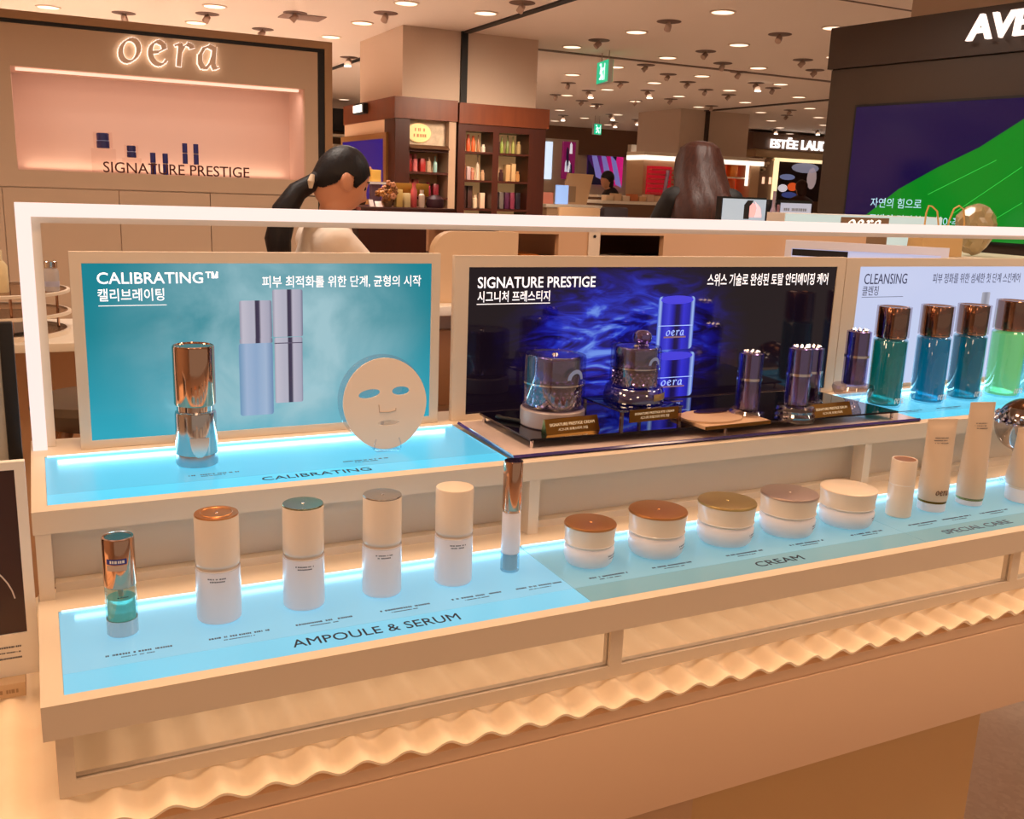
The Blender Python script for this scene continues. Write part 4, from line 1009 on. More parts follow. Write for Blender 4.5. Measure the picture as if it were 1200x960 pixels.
obj('head', T([(.014, -.014, -.03), (0, 0, -.026), (-.02, .018, -.052)], [.012, .022, .024], 14), sk, sp)
lt_ = thing('ceiling_spotlight', 'switched-on swivelling spotlight with a bright lens facing the counter', 'spotlight', (2.2, 9.0, CEIL), group='switched-on ceiling spotlights')
obj('slot', cyl(.085, -.004, -.0005, .001, 20), mat('slot_dark', (112, 86, 74), .6), lt_); obj('stem', cyl(.010, -.03, -.0042, .001, 10), sk, lt_)
obj('head', T([(0, .03, -.03), (0, 0, -.036), (-.01, -.045, -.068)], [.018, .028, .034], 14), sk, lt_)
obj('lens', L([(0, 0), (.032, .0), (.032, .01), (0, .01)], 16), emis('spot_lens', (255, 240, 220), 4), lt_).location = (-.011, -.052, -.092)
rg = random.Random(21); ns = 0
LIT = [(372, 76), (409, 67), (690, 106), (759, 106), (886, 97), (660, 135), (716, 134), (719, 143), (746, 140), (908, 151), (958, 152)]
fl = 0
for px, py in LIT:
    p = atz(px, py, CEIL)
    if fl == 0: lt_.location = (p.x, p.y, CEIL)
    else: dup(lt_, (p.x, p.y, CEIL), lt_['label'], rz=rg.uniform(-.5, .5))
    fl += 1
for px, py in [(52, 17), (145, 15), (243, 16), (346, 15), (218, 34), (308, 34), (452, 15), (612, 3), (784, 25), (914, 40), (702, 47), (827, 60), (757, 76), (847, 74), (941, 70), (955, 82), (666, 97), (783, 87), (728, 96), (866, 84), (806, 96), (906, 103), (827, 105), (854, 111), (745, 118), (786, 116), (682, 118), (652, 111), (834, 124), (774, 124), (700, 122), (926, 129), (922, 135)]:
    p = atz(px, py, CEIL)
    if blocked(p.x, p.y): continue
    if ns == 0: sp.location = (p.x, p.y, CEIL)
    else: dup(sp, (p.x, p.y, CEIL), SLAB, rz=rg.uniform(-1.2, 1.2))
    ns += 1
o = obj('ceiling_vent', B(1.72, 2.02, 6.25, 6.48, CEIL - .008, CEIL - .0005, bev=.002), mat('vent_grey', (150, 124, 112), .6)); tag(o, 'flat grey rectangular vent in the ceiling near the display wall', 'vent')
# hanging exit signs
grn = emis('exit_green', (20, 190, 140), .9)
def exit_sign(label, loc, w, h, rz):
    t = thing('exit_sign', label, 'exit sign', loc, rz)
    obj('housing', B(-w / 2, w / 2, -.02, .02, 0, h, bev=.003), mat('sign_housing', (210, 214, 210), .4), t)
    for sy in (-1, 1): obj('face', B(-w / 2 + .006, w / 2 - .006, min(sy * .0205, sy * .023), max(sy * .0205, sy * .023), .006, h - .006), grn, t, smooth=0)
    wp = emis('exit_white', (225, 255, 245), 1.1)
    bm = bmesh.new()
    s = h
    tube(bm, [(-.02 * 1, -.0245, s * .70), (.0, -.0245, s * .42)], s * .06, 8); tube(bm, [(0, -.0245, s * .42), (s * .14, -.0245, s * .30), (s * .12, -.0245, s * .14)], s * .05, 8); tube(bm, [(0, -.0245, s * .42), (-s * .14, -.0245, s * .22), (-s * .26, -.0245, s * .22)], s * .05, 8)
    tube(bm, [(-.02, -.0245, s * .66), (s * .14, -.0245, s * .58), (s * .22, -.0245, s * .66)], s * .04, 8); tube(bm, [(-.02, -.0245, s * .66), (-s * .2, -.0245, s * .56), (-s * .22, -.0245, s * .42)], s * .04, 8)
    bmesh.ops.create_icosphere(bm, subdivisions=2, radius=s * .075, matrix=Matrix.Translation((-.035, -.0245, s * .82)))
    obj('running_figure', bm, wp, t)
    obj('door_mark', B(s * .28, s * .36, -.0255, -.0235, s * .14, s * .86), wp, t, smooth=0)
    for x in (-w * .3, w * .3): obj('rod', cyl(.004, h, CEIL - loc[2] - .0005, .0005, 8, (x, 0, 0)), sk, t)
p = aty(708, 98, 6.4)
exit_sign('green exit sign hanging nearest the ceiling, turned sideways', (p.x, 6.4, p.z), .30, .185, radians(-102))
p = aty(699, 158, 12.4)
exit_sign('small far green exit sign before the magenta poster', (p.x, 12.4, p.z), .17, .165, radians(15))

# ------------------------------------------------------------------ dark brand kiosk at the right
kp = atz(980, 33, 2.4)
KD = Vector((.132, -.991, 0)).normalized(); KA = math.atan2(KD.y, KD.x)
KN = Vector((-KD.y, KD.x, 0))
K0 = Vector((kp.x, kp.y, 0))
def kface(px, py):
    d = ray(px, py); q = K0 - CAM
    tt = q.dot(KN) / d.dot(KN); p = CAM + d * tt
    return (p - K0).dot(KD), p.z
t = thing('brand_kiosk', 'dark brown kiosk wall with bright white letters and a large green screen', 'kiosk', K0, KA)
kb = mat('kiosk_brown', (62, 46, 34), .5, noise=.06, nscale=6); kb2 = mat('kiosk_header', (56, 40, 30), .45, noise=.06, nscale=6)
seam = kface(974, 83)[1]
obj('header', B(-.02, 3.4, -.012, .9, seam + .006, 2.4), kb2, t, smooth=0)
obj('wall_panel', B(0, 3.4, 0, .9, 0, seam), kb, t, smooth=0)
obj('seam_strip', B(0, 3.4, .004, .8, seam, seam + .0058), dark, t, smooth=0)  # dark strip filling the seam below the header
s0, z1 = kface(1006, 126); s0b, z0 = kface(988, 250); s1 = s0 + 1.25; z0 = z1 - .62
obj('screen_frame', B(s0 - .012, s1 + .012, -.012, -.0005, z0 - .012, z1 + .012), dark, t, smooth=0)
scr = obj('screen', B(s0, s1, -.0145, -.0122, z0, z1), emis('screen_navy', (26, 14, 72), .7, (8, 6, 14), .15), t, smooth=0)
edge = [kface(px, py) for px, py in ((1012, 256), (1055, 222), (1100, 197), (1150, 173), (1200, 141))]
ex = edge[-1]; slope = (edge[-1][1] - edge[-2][1]) / (edge[-1][0] - edge[-2][0])
poly = [(edge[0][0], max(z0, edge[0][1]))] + edge[1:] + [(ex[0] + (z1 - ex[1]) / slope, z1), (s1, z1), (s1, z0), (edge[0][0], z0)]
poly = [p for p in poly if p[0] <= s1 + .001]
if poly[-2][0] < s1: pass
obj('green_image', prism(bmesh.new(), poly, (0, -.0146, 0), UX, UZ, .0012), emis('screen_green', (8, 132, 30), .95, (4, 20, 6), .15), scr, smooth=0)
for k, (a, b) in enumerate((((1090, 228), (1170, 188)), ((1120, 250), (1200, 196)), ((1160, 262), (1200, 238)))):
    pa, pb = kface(*a), kface(*b)
    obj('light_streak', T([(pa[0], -.0162, pa[1]), (pb[0], -.0162, pb[1])], .0016, 5), emis('screen_streak', (40, 168, 60), .9), scr)
a, b = kface(1022, 243), kface(1083, 234)
tp = emis('screen_text', (150, 190, 210), .8)
text('lettering', '자연의 힘으로', tp, scr, (a[0], -.0163, a[1]), UX, UZ, b[0] - a[0], .048, .0004, .006, world=False)
a2, b2 = kface(1020, 262), kface(1139, 262)
text('lettering', '모발의 건강함을 찾아주는', tp, scr, (a2[0], -.0163, a2[1] + .002), UX, UZ, b2[0] - a2[0], .048, .0004, .006, world=False)
la, lz = kface(1139, 50); lb, lz2 = kface(1200, 46)
hh = kface(1163, 20)[1] - kface(1163, 50)[1]
text('sign_letters', 'AVEDA', emis('kiosk_letters', (255, 236, 226), 1.2), t, (la, -.034, lz), UX, UZ, (lb - la) * 2.15, hh, .022, .02, world=False, shear=.06)
struct('trim_7', B(K0.x + .3, K0.x + 1.6, .3, K0.y - .2, 2.405, CEIL - .001), col_m)

# ------------------------------------------------------------------ wooden shop cabinets round the near column
cher = wood('cherry_wood', (120, 58, 26), (92, 40, 16), 3.5, .35); cherd = wood('dark_cherry', (74, 30, 16), (56, 22, 12), 3.5, .35)
cell_m = mat('lit_shelf_back', (236, 196, 150), .6)
YC = 5.95
t = thing('wooden_cabinet', 'cherry wood corner cabinet with a purple screen on its side and an oval sign', 'cabinet', (2.69, 6.1, 0))
zt = 2.165; zh = aty(464, 138, YC).z; xl, xr = 2.445, 2.925
bm = B(xl - .01, xr + .006, YC - .012, 7.25, zh, zt); obj('header', bm, cher, t, True, smooth=0)
bx0, bx1, _, _ = rect(480, 140, 526, 200, YC)
obj('pilaster', B(xl, bx0, YC, 6.2, 0, zh), cherd, t, True, smooth=0)
bm = B(bx1, xr, YC, 6.2, 0, zh); obj('end_panel', bm, mat('cabinet_stile', (170, 140, 116), .4), t, True, smooth=0)
obj('back', B(bx0, bx1, 6.18, 6.2, 0, zh), cell_m, t, True, smooth=0)
obj('side_wall', B(xl, xl + .02, 6.2, 7.25, 0, zh), mat('cabinet_side', (214, 178, 146), .5), t, True, smooth=0)
zs = [aty(500, v, YC).z for v in (175, 201.5, 231)]
for z in zs: obj('shelf', B(bx0, bx1, YC, 6.179, z - .018, z), cherd, t, True, smooth=0)
obj('base_drawer', B(bx0, bx1, YC, 6.179, 0, zs[-1] - .15), cherd, t, True, smooth=0)
obj('awning', prism(bmesh.new(), [(0, 0), (.24, 0), (.24, .03), (.05, .03)], (bx0, YC - .03, zs[0] + .001), UY, UZ, bx1 - bx0), mat('awning_brown', (84, 54, 34), .6), t, True, smooth=0)
pz = aty(500, 150, YC)
obj('patterned_panel', B(bx0, bx1, YC + .07, YC + .08, zs[0] + .033, zh), mat('patterned_print', (206, 184, 158), .6, noise=.5, nscale=24), t, True, smooth=0)
bm = bmesh.new(); c = aty(494, 155.5, YC); lathe(bm, [(0, 0), (.098, 0), (.1, .006), (.094, .016), (0, .018)], 40, sy=.72)
bmesh.ops.rotate(bm, verts=bm.verts[:], cent=(0, 0, 0), matrix=Matrix.Rotation(radians(90), 3, 'X')); bmesh.ops.translate(bm, verts=bm.verts[:], vec=(c.x, YC + .066, c.z))
obj('oval_sign', bm, mat('oval_cream', (244, 206, 140), .4, emit=(250, 206, 140), es=.35), t, True)
rg = random.Random(31); bm = bmesh.new()
for k in range(2): dashes(bm, (c.x - .045, YC + .0465, c.z + .012 - .042 * k), UX, UZ, .09, .022, 0, rg)
obj('oval_print', bm, mat('oval_print', (196, 140, 90), .5), t, True, smooth=0)
# screen and small lit sign on the side that faces left
xs_ = xl - .0005
def side(a, b, c, d, x):
    return atx(a, (b + d) / 2, x).y, atx(c, (b + d) / 2, x).y, atx((a + c) / 2, d, x).z, atx((a + c) / 2, b, x).z
y1, y0, za, zb = side(402, 158, 455, 240, xs_)
za = 1.35
obj('screen_frame', B(xl - .02, xl - .0005, y0, y1, za, zb), mat('screen_frame_gold', (132, 88, 44), .4), t, True, smooth=0)
obj('screen', B(xl - .024, xl - .0205, y0 + .07, y1 - .07, za + .07, zb - .045), ramp_print('purple_screen', 1, .45, [(0, (50, 50, 70)), (.25, (50, 44, 96)), (.4, (40, 10, 150)), (1, (60, 24, 140))], .6), t, True, smooth=0)
y1, y0, za, zb = side(419, 122, 431, 134, xl - .012)
zc_ = (za + zb) / 2
obj('lit_sign', B(xl - .05, xl - .0125, y0, y1, za, zb), dark, t, True, smooth=0)
obj('lit_sign_face', B(xl - .056, xl - .0505, y0 + .03, y1 - .02, za + .012, zb - .012), emis('lit_sign_white', (255, 252, 240), 1.4), t, True, smooth=0)
def shelf_items(x0, x1, z, y, kinds, tagword, rs):
    """individual boxes, bottles and jars standing on one shelf"""
    rg = random.Random(rs); n = len(kinds); w = (x1 - x0) / n
    for k, (kind, col, h, words) in enumerate(kinds):
        cx = x0 + w * (k + .5); ww = w * .38; m = mat('goods_%d_%d_%d' % col, col, .35, coat=.2)
        if kind == 'box':
            o = obj('gift_box', B(cx - ww, cx + ww, y - .03, y + .03, z + .001, z + h, bev=.003), m)
            tag(o, words + ' ' + tagword, 'box')
        elif kind == 'jar':
            o = obj('glass_jar', L([(0, 0), (ww * .85, 0), (ww, .006), (ww, h * .7), (ww * .6, h * .78), (ww * .65, h), (0, h)], 16, (cx, y, z + .001)), m)
            tag(o, words + ' ' + tagword, 'jar')
        else:
            o = obj('bottle', L([(0, 0), (ww * .7, 0), (ww * .75, .005), (ww * .72, h * .6), (ww * .3, h * .72), (ww * .3, h), (0, h)], 16, (cx, y, z + .001)), m)
            tag(o, words + ' ' + tagword, 'bottle')
R_, W_, G_, TN, DK = (150, 30, 26), (236, 214, 196), (120, 130, 60), (190, 150, 116), (50, 30, 26)
shelf_items(bx0 + .01, bx1 - .03, zs[1], 6.08, [('box', R_, .13, 'dark red gift box leftmost'), ('jar', (220, 120, 120), .13, 'pink round jar second'), ('box', (168, 40, 34), .10, 'red gift box third'), ('jar', (206, 170, 140), .11, 'tan jar fourth'), ('bottle', (150, 190, 186), .12, 'pale aqua bottle rightmost')], 'on the middle shelf under the oval sign', 1)
shelf_items(bx0 + .01, bx1 - .03, zs[2], 6.08, [('box', (140, 60, 30), .14, 'brown gift box leftmost'), ('box', (170, 60, 40), .13, 'rust gift box second'), ('jar', W_, .07, 'small white jar third'), ('jar', (170, 50, 70), .11, 'magenta jar fourth'), ('box', (120, 30, 40), .10, 'maroon gift box rightmost')], 'on the lowest shelf under the oval sign', 2)

t = thing('wooden_cabinet', 'dark cherry wood display cabinet with two columns of lit shelves', 'cabinet', (3.32, 6.1, 0))
x0c, x1c = 2.945, 3.69; zt = 2.155; zh = aty(590, 148, YC).z
obj('header', B(x0c, x1c + .02, YC - .012, 6.2, zh, zt), cher, t, True, smooth=0)
ca0, ca1, _, _ = rect(545, 150, 577, 240, YC); cb0, cb1, _, _ = rect(584, 150, 619, 240, YC)
obj('left_stile', B(x0c, ca0, YC, 6.2, 0, zh), cherd, t, True, smooth=0)
obj('middle_stile', B(ca1, cb0, YC, 6.2, 0, zh), cherd, t, True, smooth=0)
obj('right_stile', B(cb1, x1c, YC, 6.2, 0, zh), cherd, t, True, smooth=0)
obj('lit_back', B(ca0, ca1, 6.18, 6.2, 0, zh), mat('lit_shelf_back_warm', (240, 204, 160), .6, emit=(255, 196, 130), es=.16), t, True, smooth=0)
obj('lit_back', B(cb0, cb1, 6.18, 6.2, 0, zh), mat('lit_shelf_back_warm', (240, 204, 160), .6), t, True, smooth=0)
zr = [aty(580, v, YC).z for v in (179, 212, 245, 275)]
for z in zr:
    for a, b in ((ca0, ca1), (cb0, cb1)): obj('shelf', B(a, b, YC, 6.179, z - .016, z), cherd, t, True, smooth=0)
for a, b in ((ca0, ca1), (cb0, cb1)): obj('top_rail', B(a, b, YC, 6.179, zh - .05, zh - .0005), cherd, t, True, smooth=0)
obj('base', B(ca0, cb1, YC - .004, YC - .0005, 0, zr[-1] - .1), cherd, t, True, smooth=0)
A = (ca0 + .008, ca1 - .008); Bc = (cb0 + .008, cb1 - .008)
shelf_items(*A, zr[0], 6.07, [('jar', (150, 110, 80), .09, 'brown jar leftmost'), ('jar', (206, 84, 40), .13, 'amber jar second'), ('jar', (220, 96, 44), .12, 'bright orange jar third'), ('bottle', (170, 110, 70), .13, 'brown bottle fourth'), ('jar', W_, .06, 'small white jar rightmost')], 'on the top left shelf of the dark cabinet', 3)
shelf_items(*Bc, zr[0], 6.07, [('box', DK, .09, 'dark box leftmost'), ('bottle', (150, 166, 70), .13, 'olive bottle second'), ('bottle', G_, .14, 'green bottle third'), ('bottle', (170, 170, 84), .135, 'yellow-green bottle fourth'), ('jar', (190, 160, 110), .10, 'straw-coloured jar rightmost')], 'on the top right shelf of the dark cabinet', 4)
shelf_items(*A, zr[1], 6.07, [('box', (170, 96, 60), .11, 'terracotta box leftmost'), ('box', (180, 150, 150), .10, 'greyish box second'), ('jar', (190, 120, 96), .09, 'clay jar third'), ('bottle', (226, 200, 176), .19, 'cream bottle fourth'), ('jar', TN, .08, 'tan jar rightmost')], 'on the middle left shelf of the dark cabinet', 5)
shelf_items(*Bc, zr[1], 6.07, [('jar', (226, 190, 160), .12, 'cream jar leftmost'), ('jar', (70, 36, 36), .09, 'dark brown jar second'), ('box', (204, 160, 110), .13, 'tan box third'), ('box', (210, 170, 120), .14, 'beige box fourth'), ('jar', (214, 150, 90), .08, 'honey jar rightmost')], 'on the middle right shelf of the dark cabinet', 6)
shelf_items(*A, zr[2], 6.07, [('box', (60, 34, 30), .17, 'dark box leftmost'), ('box', (70, 40, 34), .17, 'brown box second'), ('jar', (220, 190, 160), .10, 'cream jar third'), ('box', (226, 186, 158), .12, 'pale card box rightmost')], 'on the lower left shelf of the dark cabinet', 7)
shelf_items(*Bc, zr[2], 6.07, [('box', (60, 30, 40), .13, 'plum box leftmost'), ('box', (110, 96, 90), .13, 'grey box second'), ('box', (80, 30, 60), .13, 'purple box third'), ('box', (130, 50, 70), .13, 'rose box fourth'), ('box', (40, 34, 44), .13, 'black box rightmost')], 'on the lower right shelf of the dark cabinet', 8)

area('cabinet_fill_light', (3.1, 4.7, 2.45), .5, 9, (1, .78, .58), rot=(radians(55), 0, 0)).data.spread = radians(80)  # added soft lamp without a fitting, brightens the cabinets and column front

# ------------------------------------------------------------------ gift table with flowers before the corner cabinet
YG = 4.35
gx0, gx1, _, _ = rect(420, 236, 530, 260, YG); gz = aty(470, 243, YG).z
t = thing('gift_table', 'high dark wooden gift table before the cherry corner cabinet', 'table', ((gx0 + gx1) / 2, YG + .2, 0))
obj('table_top', B(gx0 - .05, gx1, YG - .05, YG + .5, gz - .03, gz, bev=.004), cherd, t, True); obj('body', B(gx0, gx1 - .05, YG, YG + .45, 0, gz - .0305), cherd, t, True)
x0, x1, z0, z1 = rect(462, 215, 502, 230, YG + .1)
t = thing('gold_sign', 'long golden sign board on two posts above the gift table', 'sign', ((x0 + x1) / 2, YG + .1, gz))
obj('board', B(x0, x1, YG + .09, YG + .11, z0, z1, bev=.002), mat('gold_board', (170, 120, 40), .35, .4), t, True)
for x in (x0 + .02, x1 - .03): obj('post', B(x, x + .01, YG + .095, YG + .105, gz + .0005, z0), bronze, t, True)
x0, x1, z0, z1 = rect(434, 199, 445, 213, YG + .25)
t = thing('pedestal', 'slim clear pedestal with a white top on the gift table', 'pedestal', ((x0 + x1) / 2, YG + .25, gz))
obj('top', B(x0 - .05, x1 + .03, YG + .19, YG + .31, z0 - .014, z0 - .001), white, t, True); obj('stem', B(x0, x1, YG + .23, YG + .27, gz + .0005, z0 - .0145), mat('pedestal_lilac', (140, 110, 130), .4), t, True)
o = obj('yellow_box', B(x0, x1, YG + .225, YG + .275, z0, z1, bev=.002), mat('yellow_carton', (226, 176, 80), .45)); tag(o, 'yellow gift box on the slim pedestal of the gift table', 'box')
def flowers(label, px0, py0, px1, py1, y, cols, seed, n=34):
    x0, x1, z0, z1 = rect(px0, py0, px1, py1, y); cx, cz = (x0 + x1) / 2, (z0 + z1) / 2
    t = thing('flower_vase', label, 'flowers', (cx, y, gz)); rg = random.Random(seed)
    obj('vase', L([(0, .0005), (.02, .0005), (.032, .03), (.026, .08), (.018, .10), (.022, .11)], 20), mat('vase_brown', (120, 86, 60), .4), t)
    bm = bmesh.new()
    for k in range(7): tube(bm, [(0, 0, .05), (rg.uniform(-.03, .03), rg.uniform(-.03, .03), (z0 - gz) * .7 + .05), (rg.uniform(-.4, .4) * (x1 - x0), rg.uniform(-.04, .04), cz - gz)], .0025, 5)
    obj('stems', bm, mat('stem_green', (90, 90, 50), .6), t)
    for ci, c in enumerate(cols):
        bm = bmesh.new()
        for k in range(n // len(cols)):
            a, q = rg.uniform(0, 2 * pi), math.sqrt(rg.random())
            r = rg.uniform(.012, .02); p = Vector((q * cos(a) * (x1 - x0) / 2, rg.uniform(-.05, .05), cz - gz + q * sin(a) * (z1 - z0) / 2))
            for j in range(5):
                b = 2 * pi * j / 5
                bmesh.ops.create_icosphere(bm, subdivisions=1, radius=r * .55, matrix=Matrix.Translation(p + Vector((cos(b) * r * .6, -.004, sin(b) * r * .6))))
        o = obj('blossoms', bm, mat('blossom_%d_%d' % (seed, ci), c, .6), t); o['kind'] = 'stuff'
flowers('vase of tan dried flowers left of the yellow gift box', 413, 194, 434, 216, YG + .36, [(206, 160, 116), (176, 120, 84)], 1)
flowers('vase of ochre dried flowers left of the golden sign board', 446, 213, 463, 240, YG + .02, [(196, 130, 60), (214, 150, 110), (150, 96, 50)], 2)
for k, (a, b, c, d, col, w) in enumerate(((433, 234, 438, 247, (200, 180, 170), 'narrow white card standing left'), (440, 236, 448, 248, (226, 200, 190), 'wider pale card standing right'))):
    x0, x1, z0, z1 = rect(a, b, c, d, YG - .02)
    o = obj('price_card', prism(bmesh.new(), [(0, 0), (.012, 0), (.034, z1 - gz), (.030, z1 - gz)], (x0, YG - .03, gz + .0005), UY, UZ, x1 - x0), mat('card_%d' % k, col, .5), smooth=0); tag(o, w + ' on the edge of the gift table', 'card')
shelf_items(aty(463, 240, YG).x, aty(500, 240, YG).x, gz, YG + .02, [('box', (226, 190, 110), .10, 'straw yellow box leftmost'), ('box', (230, 206, 150), .08, 'pale yellow box second'), ('jar', (200, 80, 80), .14, 'round red tin third'), ('jar', (236, 210, 190), .10, 'white tin rightmost')], 'on the gift table under the golden sign', 9)
o = obj('dark_cap', L([(0, 0), (.05, 0), (.055, .02), (.05, .05), (.03, .07), (0, .075)], 24, (aty(530, 242, YG).x - .07, YG + .1, gz + .001)), mat('dark_maroon', (60, 24, 34), .5)); tag(o, 'dark maroon domed hat-like tin at the right end of the gift table', 'tin')

# ------------------------------------------------------------------ far end of the shop floor
def flat(name, label, cat, a, b, c, d, y, dep, m, z0=None):
    x0, x1, za, zb = rect(a, b, c, d, y)
    if z0 is not None: za = z0
    o = obj(name, B(x0, x1, y, y + dep, za, zb), m, smooth=0); tag(o, label, cat); return o
YB = 15.19
# tall poster with three dark tubes
x0, x1, z0, z1 = rect(690, 151, 731, 217, YB - .06)
t = thing('wall_poster', 'tall magenta and purple poster with three dark slanting tubes on the far wall', 'poster', ((x0 + x1) / 2, YB - .03, z0))
m = ramp_print('magenta_print', 0, (x1 - x0) / 2, [(0, (50, 20, 70)), (.3, (96, 26, 110)), (.62, (206, 20, 110)), (1, (226, 36, 130))], .75)
obj('print', B(-(x1 - x0) / 2, (x1 - x0) / 2, -.02, .02, 0, z1 - z0), m, t, smooth=0)
lv = emis('print_lavender', (124, 116, 186), .7); bk = emis('print_black', (20, 14, 34), .6)
w, h = x1 - x0, z1 - z0
for k in range(3):
    ox, oz = -w * .47 + k * w * .29, h * (.70 - .06 * k)
    obj('printed_cap', prism(bmesh.new(), [(ox, oz - h * .02), (ox + w * .18, oz - h * .14), (ox + w * .22, oz + h * .06), (ox + w * .10, oz + h * .14), (ox, oz + h * .10)], (0, -.021, 0), UX, UZ, .003), bk, t, smooth=0)
    obj('printed_tube', prism(bmesh.new(), [(ox, oz - h * .02), (ox + w * .18, oz - h * .14), (min(w * .49, ox + w * .42), oz - h * .62), (ox + w * .20, oz - h * .56)], (0, -.022, 0), UX, UZ, .003), lv, t, smooth=0)
obj('printed_shadow', prism(bmesh.new(), [(-w * .5, h * .45), (-w * .1, h * .05), (w * .2, h * .02), (w * .2, 0), (-w * .5, 0)], (0, -.0205, 0), UX, UZ, .002), bk, t, smooth=0)
# left partition with a maroon product poster and a lit panel
def partition(label, a, b, c, d, y, pa):
    x0, x1, _, z1 = rect(a, b, c, d, y); t = thing('pale_partition', label, 'partition', ((x0 + x1) / 2, y, 0))
    obj('board', B(x0, x1, y, y + .1, 0, z1), mat('pale_partition', (196, 178, 156), .6), t, True, smooth=0)
    q = rect(*pa, y - .02); obj('lit_strip', B(q[0], q[1], y - .02, y - .0005, q[2], q[3]), emis('blue_white_panel', (206, 226, 250), 1.0), t, True, smooth=0)
partition('pale grey partition with a bluish lit strip right of the dark cherry cabinet', 637, 163, 677, 215, 13.0, (639, 166, 647, 210))
x0, x1, z0, z1 = rect(661, 166, 675, 210, 12.9)
t = thing('wall_poster', 'maroon poster of white and black bottles on the far pale partition', 'poster', ((x0 + x1) / 2, 12.95, z0))
obj('print', B(x0, x1, 12.93, 12.98, z0, z1), emis('maroon_print', (122, 22, 78), .6), t, True, smooth=0)
rg = random.Random(13)
for k in range(7):
    a = x0 + (x1 - x0) * rg.uniform(.05, .7); b = z0 + (z1 - z0) * rg.uniform(.02, .8)
    obj('printed_bottle', prism(bmesh.new(), [(0, 0), (.05, 0), (.045, .14), (.02, .18), (.005, .14)], (a, 12.926, b), UX, UZ, .003), emis('print_white' if k % 2 else 'print_blackish', (226, 226, 236) if k % 2 else (34, 20, 40), .7), t, True, smooth=0)
partition('pale partition with a bluish lit strip between the magenta poster and the lipstick kiosk', 738, 170, 760, 226, 12.6, (739, 183, 744, 208))
# low counters in the middle distance
ct = mat('shop_counter', (196, 158, 122), .5); ctd = mat('shop_counter_dark', (110, 76, 52), .5)
def shop_counter(label, a, c, ytop, y, dep, m=ct):
    x0, x1 = aty(a, ytop, y).x, aty(c, ytop, y).x; z = aty((a + c) / 2, ytop, y).z
    t = thing('shop_counter', label, 'counter', ((x0 + x1) / 2, y + dep / 2, 0))
    obj('worktop', B(x0, x1, y, y + dep, z - .03, z, bev=.003), cream, t, True); obj('body', B(x0 + .02, x1 - .02, y + .02, y + dep - .02, 0, z - .0305), m, t, True)
    return x0, x1, z
cx0, cx1, cz = shop_counter('beige shop counter right of the dark cherry cabinet, under the tall easel board', 640, 706, 240, 6.6, .7)
x0, x1, z0, z1 = rect(662, 204, 697, 240, 6.75)
t = thing('easel_board', 'tall beige easel board with a faint glass picture on the beige shop counter', 'sign', ((x0 + x1) / 2, 6.8, cz))
obj('board', prism(bmesh.new(), [(x0, cz + .001), (x1 - .05, cz + .001), (x1 + .01, z1), (x0 + .06, z1 + .005)], (0, 6.8, 0), UX, UZ, -.03), mat('easel_beige', (214, 172, 128), .5), t, True, smooth=0)
obj('printed_glass', B(x0 + .07, x0 + .14, 6.795, 6.7995, cz + .02, cz + .16), mat('easel_print', (164, 128, 92), .5), t, True, smooth=0)
x0, x1, z0, z1 = rect(652, 217, 666, 235, 6.7)
o = obj('blue_screen', B(x0, x1, 6.7, 6.72, cz + .001, z1), emis('pale_blue_screen', (150, 184, 240), .8), smooth=0); tag(o, 'small pale blue standing screen left of the easel board', 'screen')
x0, x1, z0, z1 = rect(634, 218, 643, 230, 6.7)
o = obj('white_red_box', B(max(x0, cx0 - .0), x1 + .04, 6.68, 6.76, cz + .001, cz + .1, bev=.002), mat('white_red_pack', (236, 150, 130), .5)); tag(o, 'pinkish pack leftmost on the beige shop counter', 'box')
x0, x1, z0, z1 = rect(696, 225, 710, 240, 6.9)
o = obj('glass_cloche', L([(0, 0), ((x1 - x0) / 2, 0), ((x1 - x0) / 2, .05), ((x1 - x0) * .3, .10), (0, .115)], 24, ((x0 + x1) / 2 - .22, 6.95, cz + .001)), thin_glass('cloche_glass', (224, 200, 160), .25)); tag(o, 'clear domed glass cover right of the easel board', 'cover')
o = obj('seat_back', B(*rect(655, 241, 704, 258, 5.9)[:2], 5.9, 5.94, 0, aty(680, 243, 5.9).z, bev=.015), mat('seat_beige', (206, 164, 122), .5)); tag(o, 'low beige rounded bench back in front of the beige shop counter', 'bench back')
cx0, cx1, cz = shop_counter('cream shop counter full of small packs, left of the long-haired person', 706, 778, 236, 7.2, .8, ctd)
packs = [(236, 206, 170), (226, 190, 150), (246, 220, 190), (210, 120, 70), (230, 180, 130), (236, 200, 170)]
wds = ['leftmost pale pack', 'second buff pack', 'third cream pack', 'fourth orange pack', 'fifth tan pack', 'rightmost peach pack']
for k in range(6):
    x = cx0 + .12 + (cx1 - cx0 - .24) * k / 5
    o = obj('small_pack', B(x - .04, x + .04, 7.26, 7.36, cz + .0005, cz + .05 + .02 * (k % 2), bev=.003), mat('pack_%d' % k, packs[k], .45)); tag(o, wds[k] + ' on the cream shop counter left of the long-haired person', 'box')
o = obj('desk_chair', B(*rect(708, 243, 737, 258, 6.2)[:2], 6.2, 6.28, 0, aty(720, 243, 6.2).z, bev=.02), mat('chair_charcoal', (70, 60, 64), .6)); tag(o, 'charcoal chair back in front of the cream shop counter', 'chair')
cx0, cx1, cz = shop_counter('brown shop counter behind the easel board, before the bent-over seated person', 700, 752, 229, 9.4, .6, ctd)

